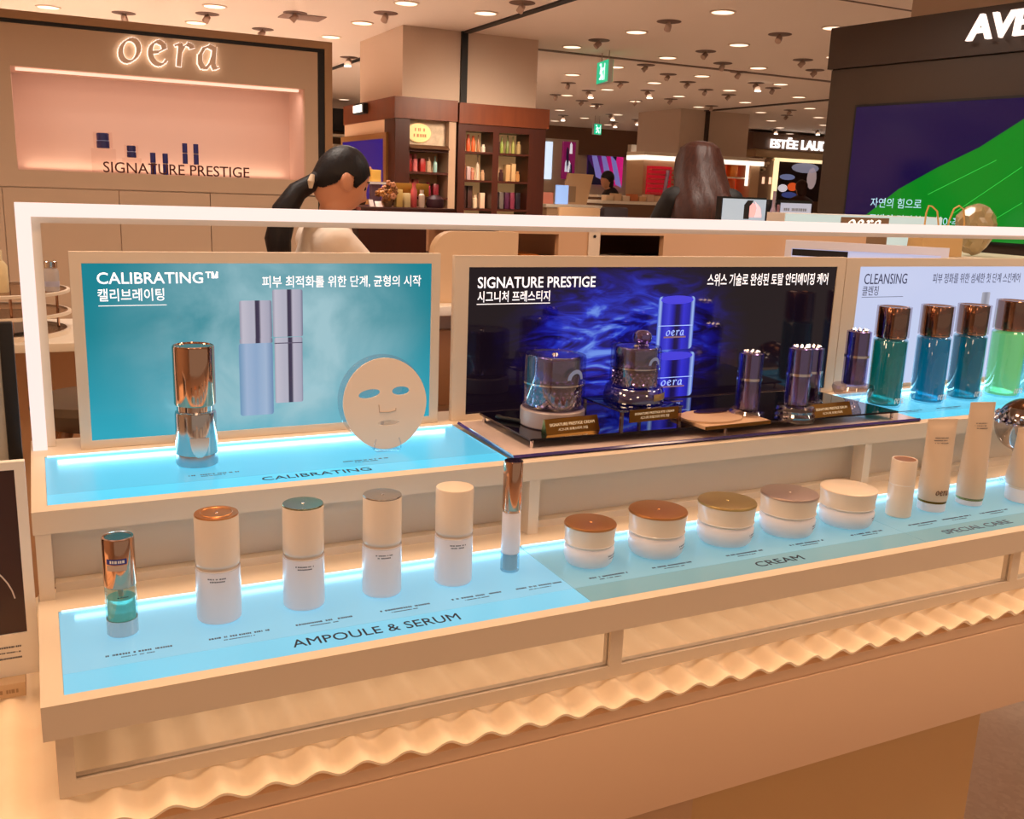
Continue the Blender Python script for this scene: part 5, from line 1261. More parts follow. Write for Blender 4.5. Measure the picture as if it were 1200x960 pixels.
# column kiosk with lipstick wall and orange niche
YK = 9.9
kx0, kx1 = 7.24, 9.17; ktop = 2.085
t = thing('makeup_kiosk', 'beige makeup kiosk with white light bands wrapped round the far column', 'kiosk', ((kx0 + kx1) / 2, 10.2, 0))
nx0, nx1, na, nb = rect(839, 187, 879, 231, YK)
bm = B(kx0, nx0, YK, 10.29, 0, 1.98); box(bm, nx1, kx1, YK, 10.29, 0, 1.98); box(bm, nx0, nx1, YK, 10.29, 0, na); box(bm, nx0, nx1, YK, 10.29, nb, 1.98)
obj('body', bm, mat('kiosk_beige', (206, 170, 134), .5), t, True, smooth=0)
obj('canopy', B(kx0 - .02, kx1 + .03, YK - .05, 10.29, 2.04, ktop), cream, t, True, smooth=0)
obj('light_band', B(kx0 - .02, kx1 + .03, YK - .05, 10.29, 1.981, 2.0395), emis('kiosk_light_band', (255, 240, 222), 1.3), t, True, smooth=0)
obj('niche_back', B(nx0, nx1, 10.2, 10.28, na, nb), emis('orange_niche', (206, 60, 20), .55), t, True, smooth=0)
obj('niche_shelf', B(nx0, nx1, YK + .02, 10.199, (na + nb) / 2, (na + nb) / 2 + .02), cream, t, True, smooth=0)
x0 = rect(874, 190, 877, 218, YK)
obj('light_bar', B(x0[0] - .01, x0[1] - .01, YK - .02, YK - .001, x0[2], x0[3]), emis('kiosk_light_band', (255, 240, 222), 1.3), t, True, smooth=0)
for k, (q, zz, hh) in enumerate(((.2, na, .2), (.55, na, .24), (.25, (na + nb) / 2 + .02, .15), (.6, (na + nb) / 2 + .02, .16))):
    o = obj('orange_box', B(nx0 + (nx1 - nx0) * q - .06, nx0 + (nx1 - nx0) * q + .06, YK + .06, YK + .16, zz + .001, zz + hh, bev=.003), mat('orange_goods_%d' % k, (226, 90 + 12 * k, 40), .4)); tag(o, ['left box on the lower shelf', 'right box on the lower shelf', 'left box on the upper shelf', 'right box on the upper shelf'][k] + ' of the orange kiosk niche', 'box')
x0, x1, z0, z1 = rect(757, 195, 785, 228, YK)
t2 = thing('lipstick_rack', 'red stepped lipstick rack on the makeup kiosk, left of the long-haired person', 'rack', ((x0 + x1) / 2, YK - .06, z0))
obj('back', B(x0, x1, YK - .03, YK - .0015, z0, z1), mat('rack_red', (206, 30, 50), .4, emit=(220, 30, 50), es=.35), t2, True, smooth=0)
for k in range(6):
    z = z0 + (z1 - z0) * (k + .1) / 6
    obj('tier', B(x0, x1, YK - .12, YK - .0305, z, z + .02), mat('rack_tier', (236, 90, 90), .4), t2, True, smooth=0)
obj('silver_testers', T([((x0 + x1) / 2 + .02, YK - .13, z0), ((x0 + x1) / 2 + .06, YK - .13, z1 - .05)], .025, 8), mat('tester_lilac', (190, 180, 220), .3, .5), t2, True)
o = obj('orange_packs_tray', B(x0 - .1, x1, YK - .5, YK - .14, 0, z0 - .02, bev=.004), ct); tag(o, 'low beige plinth in front of the lipstick rack', 'plinth')

# luxury make-up stand with the large white name sign
YE = 12.5
ex0, ex1, ez0, ez1 = rect(882, 159, 1010, 178, YE)
t = thing('makeup_stand', 'taupe make-up stand with a large white name sign and gold-framed pictures, far right', 'stand', ((ex0 + ex1) / 2, YE + .3, 0))
obj('header', B(ex0, ex1, YE, YE + .6, ez0, ez1), mat('header_brown', (104, 74, 54), .5), t, True, smooth=0)
obj('cornice', B(ex0 + .1, ex1, YE + .02, YE + .6, ez0 - .13, ez0 - .002), mat('cornice_gold', (186, 150, 110), .4), t, True, smooth=0)
x0, x1, z0, z1 = rect(901, 164.5, 982, 176, YE)
wl = emis('white_sign_letters', (255, 250, 246), 1.6)
text('sign_word', 'ESTĒE', wl, t, (x0, YE - .03, z0), UX, UZ, (x1 - x0) * .385, (z1 - z0) * 1.15, .02, .03)
text('sign_word', 'LAUDER', wl, t, (x0 + (x1 - x0) * .44, YE - .03, z0), UX, UZ, (x1 - x0) * .56, z1 - z0, .02, .03)
lx0, lx1, lz0, lz1 = rect(891, 183, 911, 226, YE)
obj('lattice_panel', B(lx0, lx1, YE + .1, YE + .6, 0, ez0 - .135), mat('lattice_taupe', (150, 116, 96), .5), t, True, smooth=0)
rg = random.Random(8)
for k in range(16):
    a, b = lx0 + rg.uniform(.05, .9) * (lx1 - lx0), lz1 - rg.uniform(0, .4) * (lz1 - lz0)
    obj('petal', prism(bmesh.new(), [(.04 * cos(2 * pi * q / 8), .025 * sin(2 * pi * q / 8)) for q in range(8)], (a, YE + .098, b), UX, UZ, .01), mat('petal_gold', (236, 206, 170), .4), t, True, smooth=0)
for q in (.35, .75): obj('light_slot', B(lx0 + (lx1 - lx0) * q, lx0 + (lx1 - lx0) * q + .05, YE + .09, YE + .099, lz0 + .15, lz1 - .35), emis('peach_slot', (255, 206, 170), 1.0), t, True, smooth=0)
px0, px1, pz0, pz1 = rect(913, 191, 985, 236, YE)
bm = B(px0 - .07, px0, YE + .04, YE + .12, pz0, pz1 + .07); box(bm, px0, px1, YE + .04, YE + .12, pz1, pz1 + .07)
obj('lit_frame', bm, emis('gold_lit_frame', (255, 232, 180), 1.1), t, True, smooth=0)
obj('picture', B(px0, px1, YE + .08, YE + .12, pz0, pz1), mat('dark_picture', (52, 38, 40), .3), t, True, smooth=0)
for k, (a, b, c, d, col) in enumerate(((914, 204, 932, 211, (110, 120, 160)), (928, 191, 960, 203, (130, 130, 150)), (912, 216, 923, 225, (226, 220, 232)), (923, 214, 935, 224, (226, 90, 40)), (916, 225, 934, 232, (60, 70, 130)), (946, 196, 957, 222, (170, 150, 150)))):
    x0, x1, z0, z1 = rect(a, b, c, d, YE + .07)
    obj('picture_patch', prism(bmesh.new(), [((x1 - x0) / 2 * (1 + cos(2 * pi * q / 14)), (z1 - z0) / 2 * (1 + sin(2 * pi * q / 14))) for q in range(14)], (x0, YE + .079, z0), UX, UZ, .004), emis('picture_%d' % k, col, .6), t, True, smooth=0)
obj('lower_body', B(px0 - .07, px1, YE + .14, YE + .6, 0, ez0 - .135), mat('stand_body', (136, 100, 76), .5), t, True, smooth=0)

# lit boards on the counter behind, right of the long-haired person
YL = 2.3
x0, x1, z0, z1 = rect(846, 231, 898, 262, YL)
x2 = aty(952, 245, YL).x; zc = aty(900, 262, YL).z
t = thing('rear_counter', 'long rear counter behind the arch, carrying the lit boards and the gift bag', 'counter', (4.0, 2.2, 0))
RC = 1.34
obj('worktop', B(2.42, 3.72, 1.45, 2.42, RC - .03, RC, bev=.003), cream, t, True); obj('body', B(2.44, 3.70, 1.47, 2.40, 0, RC - .0305), bw, t, True)
t = thing('lit_board', 'pale lit board with a pink portrait, right of the long-haired person', 'light board', ((x0 + x1) / 2, YL, RC))
x1 = min(x1, 3.6)
obj('box', B(x0, x1, YL + .005, YL + .04, RC + .0005, z1), dark, t, True, smooth=0)
fc = obj('face', B(x0 + .004, x1 - .004, YL, YL + .0045, RC + .01, z1 - .008), emis('pale_lit_face', (200, 216, 228), .6, (120, 124, 128)), t, True, smooth=0)
def rr(a, b, c, d): return rect(a, b, c, d, YL - .002)
a0_, a1_, c0_, c1_ = rr(872, 235, 893, 257)
pw, ph = a1_ - a0_, c1_ - c0_
obj('portrait_hair', prism(bmesh.new(), [(0, 0), (0, ph * .75), (pw * .18, ph), (pw * .5, ph), (pw * .34, ph * .7), (pw * .3, 0)], (a0_, YL - .0004, c0_), UX, UZ, .0012), dark, t, True, smooth=0)
obj('portrait_face', prism(bmesh.new(), [(pw * .3, ph * .12), (pw * .3, ph * .7), (pw * .45, ph * .86), (pw * .62, ph * .76), (pw * .68, ph * .3), (pw * .55, ph * .12)], (a0_, YL - .0004, c0_), UX, UZ, .0014), emis('portrait_pink', (236, 170, 170), .7), t, True, smooth=0)
obj('portrait_shoulder', prism(bmesh.new(), [(pw * .6, ph * .1), (pw * .7, ph * .6), (pw * .56, ph * .96), (pw * .9, ph * .62), (pw, ph * .2), (pw, ph * .1)], (a0_, YL - .0004, c0_), UX, UZ, .0016), emis('portrait_rose', (230, 196, 204), .7), t, True, smooth=0)
x0, x1, z0, z1 = rect(898, 234, 914, 262, YL + .03)
o = obj('black_box', B(x0, x1, YL + .03, YL + .09, RC + .0005, z1, bev=.002), dark); tag(o, 'black box standing between the two lit boards', 'box')
for k, (a, b, c, d, col, w) in enumerate(((904, 224, 910, 248, (170, 150, 170), 'slim lilac bottle'), (909, 240, 915, 250, (150, 110, 120), 'short rosy bottle'))):
    x0, x1, z0, z1 = rect(a, b, c, d, YL - .05); r = (x1 - x0) / 2
    o = obj('bottle', L([(0, 0), (r, 0), (r, (z1 - RC) * .6), (r * .5, (z1 - RC) * .72), (r * .5, z1 - RC), (0, z1 - RC)], 20, ((x0 + x1) / 2, YL - .05, RC + .0005)), mat('rear_bottle_%d' % k, col, .2, .3)); tag(o, w + ' in front of the black box between the lit boards', 'bottle')
x0, x1, z0, z1 = rect(914, 235, 951, 262, YL - .02)
t = thing('lit_board', 'pale lit board with lines of small print, left of the dark brand kiosk', 'light board', ((x0 + x1) / 2, YL, RC))
obj('box', B(x0, x1, YL - .015, YL + .02, RC + .0005, z1), dark, t, True, smooth=0)
obj('face', B(x0 + .004, x1 - .004, YL - .02, YL - .0155, RC + .004, z1 - .012), emis('pale_lit_face2', (200, 202, 222), .6, (120, 120, 128)), t, True, smooth=0)
rg = random.Random(17); bm = dashes(bmesh.new(), (x0 + .02, YL - .0204, z1 - .045), UX, UZ, x1 - x0 - .05, .012, 0, rg); dashes(bm, (x0 + .02, YL - .0204, z1 - .07), UX, UZ, (x1 - x0) * .5, .012, 0, rg)
obj('print', bm, mat('board_print', (130, 134, 150), .5), t, True, smooth=0)
YO = 1.75
x0, x1, z0, z1 = rect(920, 251, 1062, 266, YO)
t = thing('lit_box', 'long low white lit box with a small taupe name panel', 'light box', ((x0 + x1) / 2, YO + .05, RC))
zt = aty(918, 249.5, YO).z
obj('housing', B(x0, x1 + .2, YO + .004, YO + .10, RC + .0005, zt), white, t, True, smooth=0)
obj('lit_face', B(x0 + .002, x1 + .198, YO, YO + .0035, RC + .003, zt - .002), emis('lit_box_face', (216, 232, 226), .7, (120, 128, 124)), t, True, smooth=0)
a0_, a1_, _, _ = rect(985, 255, 1041, 266, YO)
obj('name_panel', B(a0_, a1_, YO - .003, YO - .0002, RC + .01, aty(1013, 255, YO).z), mat('taupe_panel', (132, 104, 80), .5), t, True, smooth=0)
zz = aty(1013, 257.5, YO).z
calligraphy('lettering', emis('white_letters_small', (250, 246, 240), .9), t, (a0_ + (a1_ - a0_) * .12, YO - .004, zz - .035), UX, UZ, (a1_ - a0_) * .72, .034, .0008)
# gift bag and wrapped bouquet on the rear counter
x0, x1, z0, z1 = rect(1086, 240, 1134, 266, 1.62)
t = thing('gift_bag', 'paper gift bag with two looped golden handles behind the right of the arch', 'bag', ((x0 + x1) / 2, 1.66, RC))
hz = aty(1100, 262, 1.62).z; kraft = mat('kraft_paper', (206, 166, 110), .6)
obj('bag_body', loft(bmesh.new(), [[(x0 + .004, 1.62, RC + .001), (x1 - .004, 1.62, RC + .001), (x1 - .004, 1.70, RC + .001), (x0 + .004, 1.70, RC + .001)], [(x0, 1.63, hz - .01), (x1, 1.63, hz - .01), (x1, 1.69, hz - .01), (x0, 1.69, hz - .01)]]), kraft, t, True, smooth=0)
w = x1 - x0
rope = mat('handle_cord', (216, 172, 100), .5)
zp = z1
obj('handle', T([(x0 + w * .02, 1.628, hz - .03), (x0 + w * .02, 1.628, (hz + zp) / 2), (x0 + w * .06, 1.628, zp - .006), (x0 + w * .14, 1.628, zp - .008), (x0 + w * .28, 1.628, (hz + zp) / 2 + .01), (x0 + w * .36, 1.628, hz - .01)], .0032, 8), rope, t, True)
obj('handle', T([(x0 + w * .58, 1.628, hz - .03), (x0 + w * .60, 1.628, hz + .01), (x0 + w * .68, 1.628, zp - .014), (x0 + w * .80, 1.628, zp - .002), (x0 + w * .92, 1.628, zp - .014), (x0 + w * .98, 1.628, hz + .01), (x0 + w, 1.628, hz - .03)], .0032, 8), rope, t, True)
x0, x1, z0, z1 = rect(1143, 238, 1178, 266, 1.62)
t = thing('wrapped_bouquet', 'crumpled cellophane-wrapped bundle right of the golden bag handles', 'bundle', ((x0 + x1) / 2, 1.68, RC))
bm = bmesh.new(); bmesh.ops.create_icosphere(bm, subdivisions=3, radius=1)
from mathutils import noise as mnoise
R = (x1 - x0) / 2; H = z1 - RC
for v in bm.verts:
    n = v.co.normalized(); k = 1 + .22 * mnoise.noise(n * 3) + .16 * mnoise.noise(n * 9)
    v.co = Vector((n.x * R * k, n.y * R * .8 * k, H / 2 + n.z * H / 2 * min(k, 1.0) * .98)); v.co.x *= .7 + .35 * (v.co.z / H); v.co.z = max(v.co.z, .0008)
obj('crumpled_wrap', bm, mat('cellophane_tan', (196, 172, 126), .25, trans=.3, coat=.5), t, smooth=12)
# tilted white-framed screen behind the third poster
pa, pb = atz(921, 281, 1.372), atz(1108, 298, 1.372)
pa = aty(921, 281, 1.12); pb = aty(1112, 299, .80)
dv = (pb - pa); ang = math.atan2(dv.y, dv.x); ln = Vector((dv.x, dv.y)).length
t = thing('tablet_screen', 'white-framed tilted screen seen between the arch and the pale lilac poster', 'screen', (pa.x, pa.y, RC - .1), ang)
hh = pa.z - (RC - .1)
bm = B(0, ln, 0, .02, hh - .022, hh); box(bm, 0, .018, 0, .02, -.2, hh - .022); box(bm, ln - .018, ln, 0, .02, -.2, hh - .022); box(bm, .018, ln - .018, 0, .02, -.2, -.18)
obj('bezel', bm, mat('bezel_white', (226, 226, 236), .35), t, smooth=0)
obj('display', B(.0185, ln - .0185, .004, .018, -.179, hh - .0225), emis('display_lilac', (180, 190, 224), .6), t, smooth=0)
obj('dark_bar', B(.02, ln * .4, .002, .0038, hh - .042, hh - .024), dark, t, smooth=0)
obj('stand', B(ln * .45, ln * .55, .006, .016, -(RC - .1), -.2005), white, t, smooth=0)
obj('foot', B(ln * .3, ln * .7, -.08, .1, -(RC - .1) + .0005, -(RC - .1) + .02, bev=.004), white, t)

# slim far column and dark fittings between the display wall and the corner cabinet
flat('far_column', 'slim pale column seen between the display wall and the corner cabinet', 'column', 376, 101, 386, 150, 12.0, .5, col_m, 0)
x0, x1, z0, z1 = rect(386, 127, 400, 190, 13.0)
t = thing('far_display', 'dark far display shelves between the display wall and the corner cabinet', 'shelving', ((x0 + x1) / 2, 13.2, 0))
obj('header', B(x0, x1 + .3, 13.0, 13.4, aty(390, 152, 13).z, z1), dark, t, True, smooth=0)
obj('back', B(x0, x1 + .3, 13.35, 13.4, 0, aty(390, 152, 13).z - .001), mat('far_brown', (120, 84, 60), .5), t, True, smooth=0)
for v in (160, 172, 186): obj('shelf', B(x0, x1 + .3, 13.02, 13.349, aty(390, v, 13).z, aty(390, v, 13).z + .04), cream, t, True, smooth=0)
x0, x1, z0, z1 = rect(375, 160, 384, 190, 11.5)
t = thing('lit_vitrine', 'small lit glass vitrine beside the black edge of the display wall', 'vitrine', ((x0 + x1) / 2, 11.6, 0))
obj('case', B(x0, x1, 11.5, 11.8, .9, z1), emis('vitrine_light', (236, 214, 160), .6), t, True, smooth=0); obj('plinth', B(x0, x1, 11.5, 11.8, 0, .899), ctd, t, True, smooth=0)

# ------------------------------------------------------------------ people
def head_pts(az, el_):
    """skull and face radius field; +x is the face"""
    d = Vector((cos(el_) * cos(az), cos(el_) * sin(az), sin(el_)))
    p = Vector((d.x * .098, d.y * .076, d.z * .118))
    if d.z < 0:
        q = -d.z; p.y *= 1 - .30 * q; p.x += .012 * q * (1 if d.x > 0 else -1.6) * abs(d.x)
    if d.x > 0:
        g = lambda a0, z0, sa, sz: math.exp(-((az - a0) / sa) ** 2 - ((p.z - z0) / sz) ** 2)
        p.x += .024 * g(0, -.028, .15, .016) + .012 * g(0, -.002, .13, .025) + .006 * g(0, .028, .5, .012)
        p.x -= .008 * g(.38, .006, .2, .014) + .008 * g(-.38, .006, .2, .014)
        p.x += .008 * g(0, -.058, .22, .006) + .008 * g(0, -.069, .2, .006) + .010 * g(0, -.102, .35, .018)
        p.x -= .004 * g(0, -.0635, .22, .003)
    return p
def head_bm(bm, M, seg=48, rows=40, scale=1.0, keep=None):
    rings = []
    for r in range(rows + 1):
        el_ = -pi / 2 + pi * r / rows
        rings.append([bm.verts.new(M @ (head_pts(-pi + 2 * pi * k / seg, el_) * scale)) for k in range(seg)])
    for r in range(rows):
        for k in range(seg):
            if keep and not keep(-pi + 2 * pi * (k + .5) / seg, -pi / 2 + pi * (r + .5) / rows): continue
            try: bm.faces.new((rings[r][k], rings[r][(k + 1) % seg], rings[r + 1][(k + 1) % seg], rings[r + 1][k]))
            except ValueError: pass
    return bm
def skin_mesh(name, chains, parent, m, extra=None, voxel=.007, smooth_it=4):
    """chains of (point, radius); one continuous surface"""
    bm = bmesh.new()
    for ch in chains:
        pts = [Vector(p) for p, r in ch]; rs = [r for p, r in ch]
        # resample for roundness
        P, R_ = [], []
        for i in range(len(pts) - 1):
            for k in range(4):
                f = k / 4; P.append(pts[i].lerp(pts[i + 1], f)); R_.append(rs[i] * (1 - f) + rs[i + 1] * f)
        P.append(pts[-1]); R_.append(rs[-1])
        tube(bm, P, R_, 14)
        for q, rr_ in ((pts[0], rs[0]), (pts[-1], rs[-1])):
            bmesh.ops.create_icosphere(bm, subdivisions=2, radius=rr_ * .98, matrix=Matrix.Translation(q))
        for q, rr_ in zip(pts[1:-1], rs[1:-1]):
            bmesh.ops.create_icosphere(bm, subdivisions=2, radius=rr_ * .99, matrix=Matrix.Translation(q))
    if extra: extra(bm)
    o = obj(name, bm, m, parent)
    rm = o.modifiers.new('r', 'REMESH'); rm.mode = 'VOXEL'; rm.voxel_size = voxel
    if smooth_it:
        sm = o.modifiers.new('s', 'SMOOTH'); sm.iterations = smooth_it; sm.factor = .5
    bake(o)
    if not o.data.materials: o.data.materials.append(m)
    return o
def ell(bm, c, rx, ry, rz_, M=None):
    mm = Matrix.Translation(c) @ (M or Matrix.Identity(4)) @ Matrix.Diagonal((rx, ry, rz_, 1))
    bmesh.ops.create_icosphere(bm, subdivisions=3, radius=1, matrix=mm)
def hand_chains(wr, d, up, side):
    """palm and five bent fingers; d = direction of the fingers, up = back of the hand"""
    wr, d, up = Vector(wr), Vector(d).normalized(), Vector(up).normalized(); sd = d.cross(up) * side
    out = [[(wr, .022), (wr + d * .04, .024), (wr + d * .075, .022)], [(wr + d * .02 + sd * .012, .018), (wr + d * .075 + sd * .028, .014)], [(wr + d * .02 - sd * .012, .018), (wr + d * .075 - sd * .026, .013)]]
    for k, (o_, ln_) in enumerate(((.028, .068), (.010, .078), (-.009, .073), (-.027, .056))):
        b = wr + d * .078 + sd * o_
        out.append([(b, .0098), (b + d * ln_ * .45 - up * .006, .009), (b + d * ln_ * .75 - up * .02, .0082), (b + d * ln_ * .93 - up * .036, .0072)])
    b = wr + d * .02 + sd * .026
    out.append([(b, .0125), (b + d * .03 + sd * .022 - up * .006, .0105), (b + d * .062 + sd * .026 - up * .016, .0088)])
    return out
def person(name_label, loc, rz, tilt, elbows, wrists, hands, hairf, cloth_m, cloth_name, skin_col, trouser_m, height=1.0, headturn=0.0, lean=.0, shw=.165, headp=(.03, 0, 1.555)):
    t = thing('person', name_label, 'person', loc, rz)
    s = height; sk_m = mat('skin_%d' % skin_col[1], skin_col, .5)
    L_ = lambda x, y, z: Vector((x + lean * max(0, (z - .95)) , y, z)) * s
    nk = L_(0.005, 0, 1.40); hb = L_(*headp)
    Mh = Matrix.Translation(hb) @ Matrix.Rotation(headturn, 4, 'Z') @ Matrix.Rotation(tilt, 4, 'Y') @ Matrix.Diagonal((s, s, s, 1))
    sh = [L_(-.01, shw, 1.335), L_(-.01, -shw, 1.335)]
    ch = [[(L_(0, 0, .92), .125), (L_(0, 0, 1.06), .105), (L_(.01, 0, 1.24), .12), (L_(0, 0, 1.34), .09), (nk, .052), (hb - Vector((.02, 0, .06)), .05)]]
    for i, sd in enumerate((1, -1)):
        ch.append([(L_(0, sd * .04, 1.32), .07), (sh[i], .055), (Vector(elbows[i]), .040), (Vector(wrists[i]), .026)])
        ch += hand_chains(wrists[i], hands[i][0], hands[i][1], sd * -1)
        ch.append([(L_(0, sd * .085, .92), .10), (L_(.01, sd * .09, .70), .075), (L_(.02, sd * .095, .48), .055), (L_(0, sd * .095, .32), .052), (L_(-.015, sd * .095, .09), .036), (L_(0, sd * .095, .045), .038), (L_(.14, sd * .10, .03), .028)])
    def extra(bm):
        head_bm(bm, Mh)
        for sd in (1, -1):
            ell(bm, Mh @ Vector((-.008, sd * .079, -.012)), .024 * s, .012 * s, .035 * s, Matrix.Rotation(-sd * .3, 4, 'Z'))
    body = skin_mesh('body', ch, t, sk_m, extra, .0065, 3)
    for sd in (1, -1):
        bm = bmesh.new(); bmesh.ops.create_icosphere(bm, subdivisions=2, radius=.0095, matrix=Matrix.Translation(Mh @ Vector((.080, sd * .031, .006))))
        obj('eye', bm, mat('eye_dark', (30, 20, 18), .2), t)
        obj('eyebrow', T([Mh @ Vector((.093, sd * .014, .028)), Mh @ Vector((.090, sd * .032, .034)), Mh @ Vector((.076, sd * .048, .029))], [.002, .003, .0015], 6), mat('brow_dark', (34, 24, 20), .7), t)
    obj('lips', T([Mh @ Vector((.094, .020, -.064)), Mh @ Vector((.1065, 0, -.063)), Mh @ Vector((.094, -.020, -.064))], [.003, .0062, .003], 8), mat('lip_rose', (176, 90, 80), .45), t)
    # clothes: top with sleeves, trousers, shoes
    top = [[(L_(0, 0, .90), .142), (L_(0, 0, 1.06), .122), (L_(.01, 0, 1.24), .136), (L_(0, 0, 1.34), .102), (L_(0, 0, 1.39), .066)]]
    for i, sd in enumerate((1, -1)):
        e = Vector(elbows[i]); w_ = Vector(wrists[i])
        top.append([(L_(0, sd * .04, 1.32), .085), (sh[i], .070), (sh[i].lerp(e, .5), .062), (e, .055)] + ([(e.lerp(w_, hairf['sleeve']), .046)] if hairf['sleeve'] > 0 else []))
    skin_mesh(cloth_name, top, t, cloth_m, None, .009, 4)
    tr_ = []
    for sd in (1, -1): tr_.append([(L_(0, sd * .06, .93), .118), (L_(.01, sd * .09, .70), .09), (L_(.02, sd * .095, .48), .072), (L_(-.01, sd * .095, .11), .062)])
    skin_mesh('trousers', tr_, t, trouser_m, None, .011, 3)
    for sd in (1, -1):
        skin_mesh('shoe', [[(L_(-.04, sd * .095, .045), .044), (L_(.03, sd * .097, .042), .046), (L_(.15, sd * .10, .034), .034)]], t, dark, None, .009, 2)
    return t, Mh, L_
def hair_mat(name, c1, c2):
    m = mat(name, c1, .5, spec=.35); nt, p, N, K = nodes(m)
    tc = N('TexCoord'); mp = N('Mapping'); mp.inputs['Scale'].default_value = (90, 90, 5); n = N('TexNoise'); n.inputs['Scale'].default_value = 1.0; n.inputs['Detail'].default_value = 4
    mx = N('Mix', data_type='RGBA'); mx.inputs[6].default_value = rgb(*c1); mx.inputs[7].default_value = rgb(*c2)
    b = N('Bump'); b.inputs['Strength'].default_value = .5; b.inputs['Distance'].default_value = .004
    K(tc.outputs['Object'], mp.inputs[0]); K(mp.outputs[0], n.inputs['Vector']); K(n.outputs['Fac'], mx.inputs[0]); K(mx.outputs[2], p.inputs['Base Color']); K(n.outputs['Fac'], b.inputs['Height']); K(b.outputs['Normal'], p.inputs['Normal'])
    return m
hair_b = hair_mat('black_hair', (13, 8, 9), (28, 18, 20)); hair_d = hair_mat('dark_brown_hair', (32, 14, 10), (76, 36, 22))
# seller with the low ponytail
FA = radians(0)
pl_ = (.945, 2.5, -.012)
wp, Mh, L_ = person('person in a white shirt with a low black ponytail, head bowed, seen side-on', pl_, FA, .42,
    [(.20, .20, 1.12), (.22, -.19, 1.14)], [(.44, .13, 1.22), (.50, -.14, 1.245)], [((1, .1, -.05), (0, 0, 1)), ((1, .05, -.05), (0, 0, 1))],
    {'sleeve': .12}, mat('white_shirt', (238, 222, 206), .7), 'shirt', (214, 150, 116), mat('black_trousers', (30, 28, 32), .7), 1.0, 0.12, .10)
HR = [(0, .50), (.7, .46), (1.05, .12), (1.25, -.12), (1.36, -.10), (1.46, .16), (1.78, .16), (1.95, -.25), (2.3, -.50), (3.2, -.66)]
def hair_region(az, el_):
    a = abs(az)
    for (a0, e0), (a1, e1) in zip(HR, HR[1:]):
        if a <= a1: return el_ > e0 + (e1 - e0) * (a - a0) / (a1 - a0)
    return el_ > -.66
bm = head_bm(bmesh.new(), Mh, 160, 140, 1.075, hair_region)
bmesh.ops.delete(bm, geom=[v for v in bm.verts if not v.link_faces], context='VERTS')
r = bmesh.ops.solidify(bm, geom=bm.faces[:], thickness=.012)
hc = obj('hair', bm, hair_b, wp)
nape = Mh @ Vector((-.094, 0, -.055))
pt = [nape + Vector((.02, 0, .01)), nape, nape + Vector((-.06, -.01, -.035)), nape + Vector((-.11, -.03, -.10)), nape + Vector((-.14, -.05, -.20)), nape + Vector((-.13, -.055, -.30)), nape + Vector((-.12, -.055, -.37))]
obj('ponytail', T(pt, [.034, .030, .036, .044, .046, .036, .012], 16), hair_b, hc)
obj('hair_tie', T([nape + Vector((-.018, -.036, -.02)), nape + Vector((-.018, -.042, .004)), nape + Vector((-.010, -.036, .026))], [.007, .012, .008], 10), mat('tie_cream', (226, 206, 180), .5), hc)
cb = L_(-.02, 0, 1.40)
obj('collar', tube(bmesh.new(), [cb + Vector((.075 * cos(a) + .0, .075 * sin(a), .012 * cos(a) + .012)) for a in [radians(30 + 300 * k / 24) for k in range(25)]], .016, 8), mat('white_shirt', (238, 222, 206), .7), wp)
# long-haired person seen from behind
ps = (2.86, 2.78, -.012)
lp, Mh2, L2 = person('person with long dark brown hair in a black jacket, seen from behind', ps, radians(66), .45,
    [(.10, .25, 1.24), (.10, -.25, 1.24)], [(.30, .20, 1.16), (.30, -.20, 1.16)], [((1, -.2, -.1), (0, 0, 1)), ((1, .2, -.1), (0, 0, 1))],
    {'sleeve': .9}, mat('black_jacket', (24, 20, 20), .7), 'jacket', (206, 146, 114), mat('black_trousers', (30, 28, 32), .7), 1.14, 0, 0, .115, (.10, 0, 1.45))
rings = []
hc0 = Mh2 @ Vector((0, 0, 0))
spec_ = [(.150, .012, .014, 0), (.142, .055, .058, 0), (.118, .092, .092, 0), (.065, .114, .112, 0), (0, .128, .122, -.02), (-.06, .126, .130, -.08), (-.11, .118, .140, -.14), (-.17, .105, .150, -.185), (-.24, .09, .158, -.21), (-.31, .075, .16, -.215), (-.38, .055, .15, -.225), (-.44, .03, .12, -.23), (-.46, .012, .06, -.23)]
bm = bmesh.new(); K_ = 48
for z, rx, ry, ox in spec_:
    ring = []
    for k in range(K_):
        a = 2 * pi * k / K_; x = rx * cos(a); 
        if z < .05 and cos(a) > .1: x = rx * .1 + (rx * cos(a) - rx * .1) * (.35 if z < .0 else .6)
        wv = 1 + .03 * sin(9 * a + z * 20)
        ring.append(hc0 + Vector(((x + ox - .006) * wv, ry * sin(a) * wv, z)))
    rings.append(ring)
obj('hair', loft(bm, rings[::-1]), hair_d, lp)
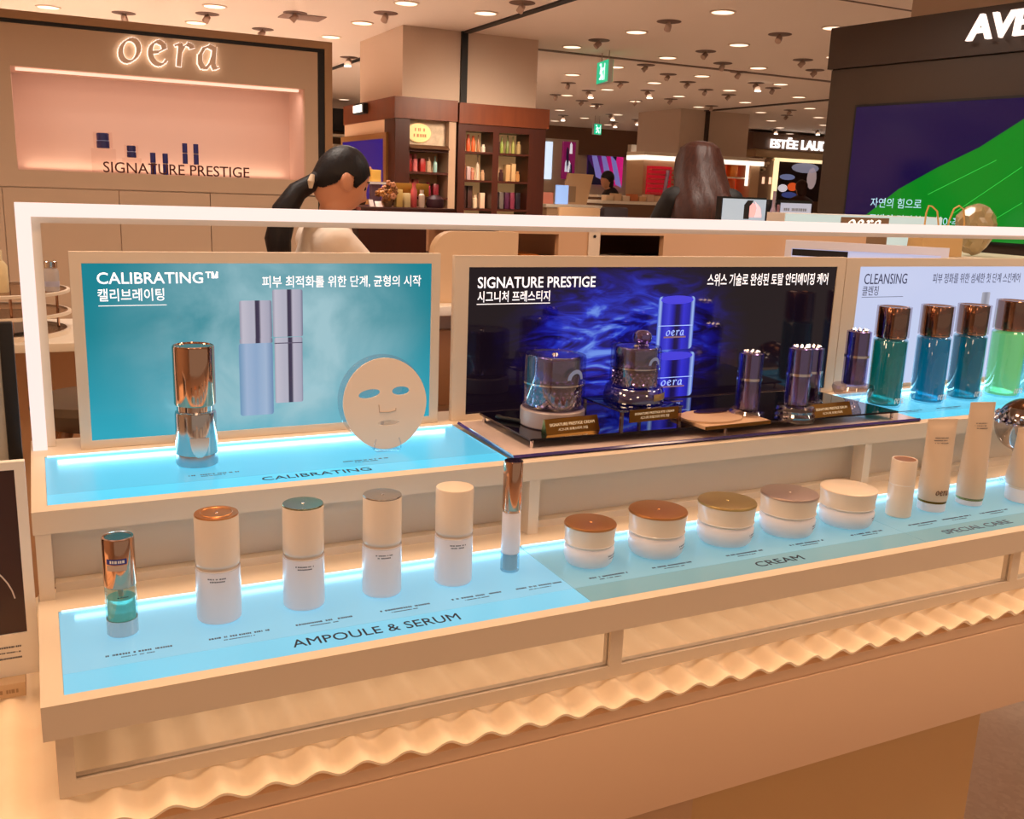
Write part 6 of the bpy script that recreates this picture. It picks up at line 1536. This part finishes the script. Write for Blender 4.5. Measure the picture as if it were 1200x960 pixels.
# small far figures
def far_person(label, px, ytop, ybot, y, rz, hair_c, top_c, bend):
    p = aty(px, ytop, y); zt_ = p.z; t = thing('person', label, 'person', (p.x, y, 0), rz); h = zt_
    sk_m = mat('skin_far', (206, 150, 118), .5)
    hp = Vector((bend * .9, 0, h - .115)); s_ = Vector((bend * .55, 0, h - .33)); pe = Vector((0, 0, h - .80))
    ch = [[(pe, .13), (pe.lerp(s_, .5), .12), (s_, .10), (s_.lerp(hp, .5), .05), (hp, .088)], [(hp + Vector((.01, 0, -.05)), .07), (hp + Vector((.012, 0, -.07)), .06)]]
    for sd in (1, -1):
        el2 = s_ + Vector((.10, sd * .2, -.24)); wr = el2 + Vector((.20, -sd * .08, .02))
        ch.append([(s_ + Vector((0, sd * .06, .01)), .07), (s_ + Vector((0, sd * .15, -.02)), .055), (el2, .042), (wr, .028)]); ch += hand_chains(wr, (1, -sd * .2, -.1), (0, 0, 1), -sd)
        kn = Vector((.02, sd * .10, .46)); ch.append([(pe + Vector((0, sd * .07, 0)), .11), (kn, .065), (Vector((-.01, kn.y, .09)), .04), (Vector((.12, kn.y, .035)), .032)])
    skin_mesh('body', ch, t, sk_m, None, .012, 3)
    c2 = [[(pe, .15), (pe.lerp(s_, .5), .14), (s_ + Vector((0, 0, .01)), .115)]]
    for sd in (1, -1):
        el2 = s_ + Vector((.10, sd * .2, -.24)); c2.append([(s_ + Vector((0, sd * .06, .01)), .085), (s_ + Vector((0, sd * .15, -.02)), .07), (el2, .058), (el2 + Vector((.12, -sd * .05, .012)), .045)])
    skin_mesh('jacket', c2, t, mat('far_top_%d' % top_c[0], top_c, .6), None, .014, 3)
    bm = bmesh.new(); ell(bm, hp + Vector((-.018, 0, .022)), .098, .092, .10); ell(bm, hp + Vector((-.05, 0, -.05)), .06, .075, .09)
    obj('hair', bm, mat('far_hair_%d' % hair_c[0], hair_c, .5), t)
    return t
far_person('far person in black bending over a counter, before the magenta poster', 726, 201, 230, 10.9, radians(175), (26, 20, 22), (34, 30, 34), .22)
far_person('far dark-haired person before the gold-framed pictures, far right', 941, 211, 240, 10.6, radians(70), (60, 28, 20), (70, 40, 34), .05)
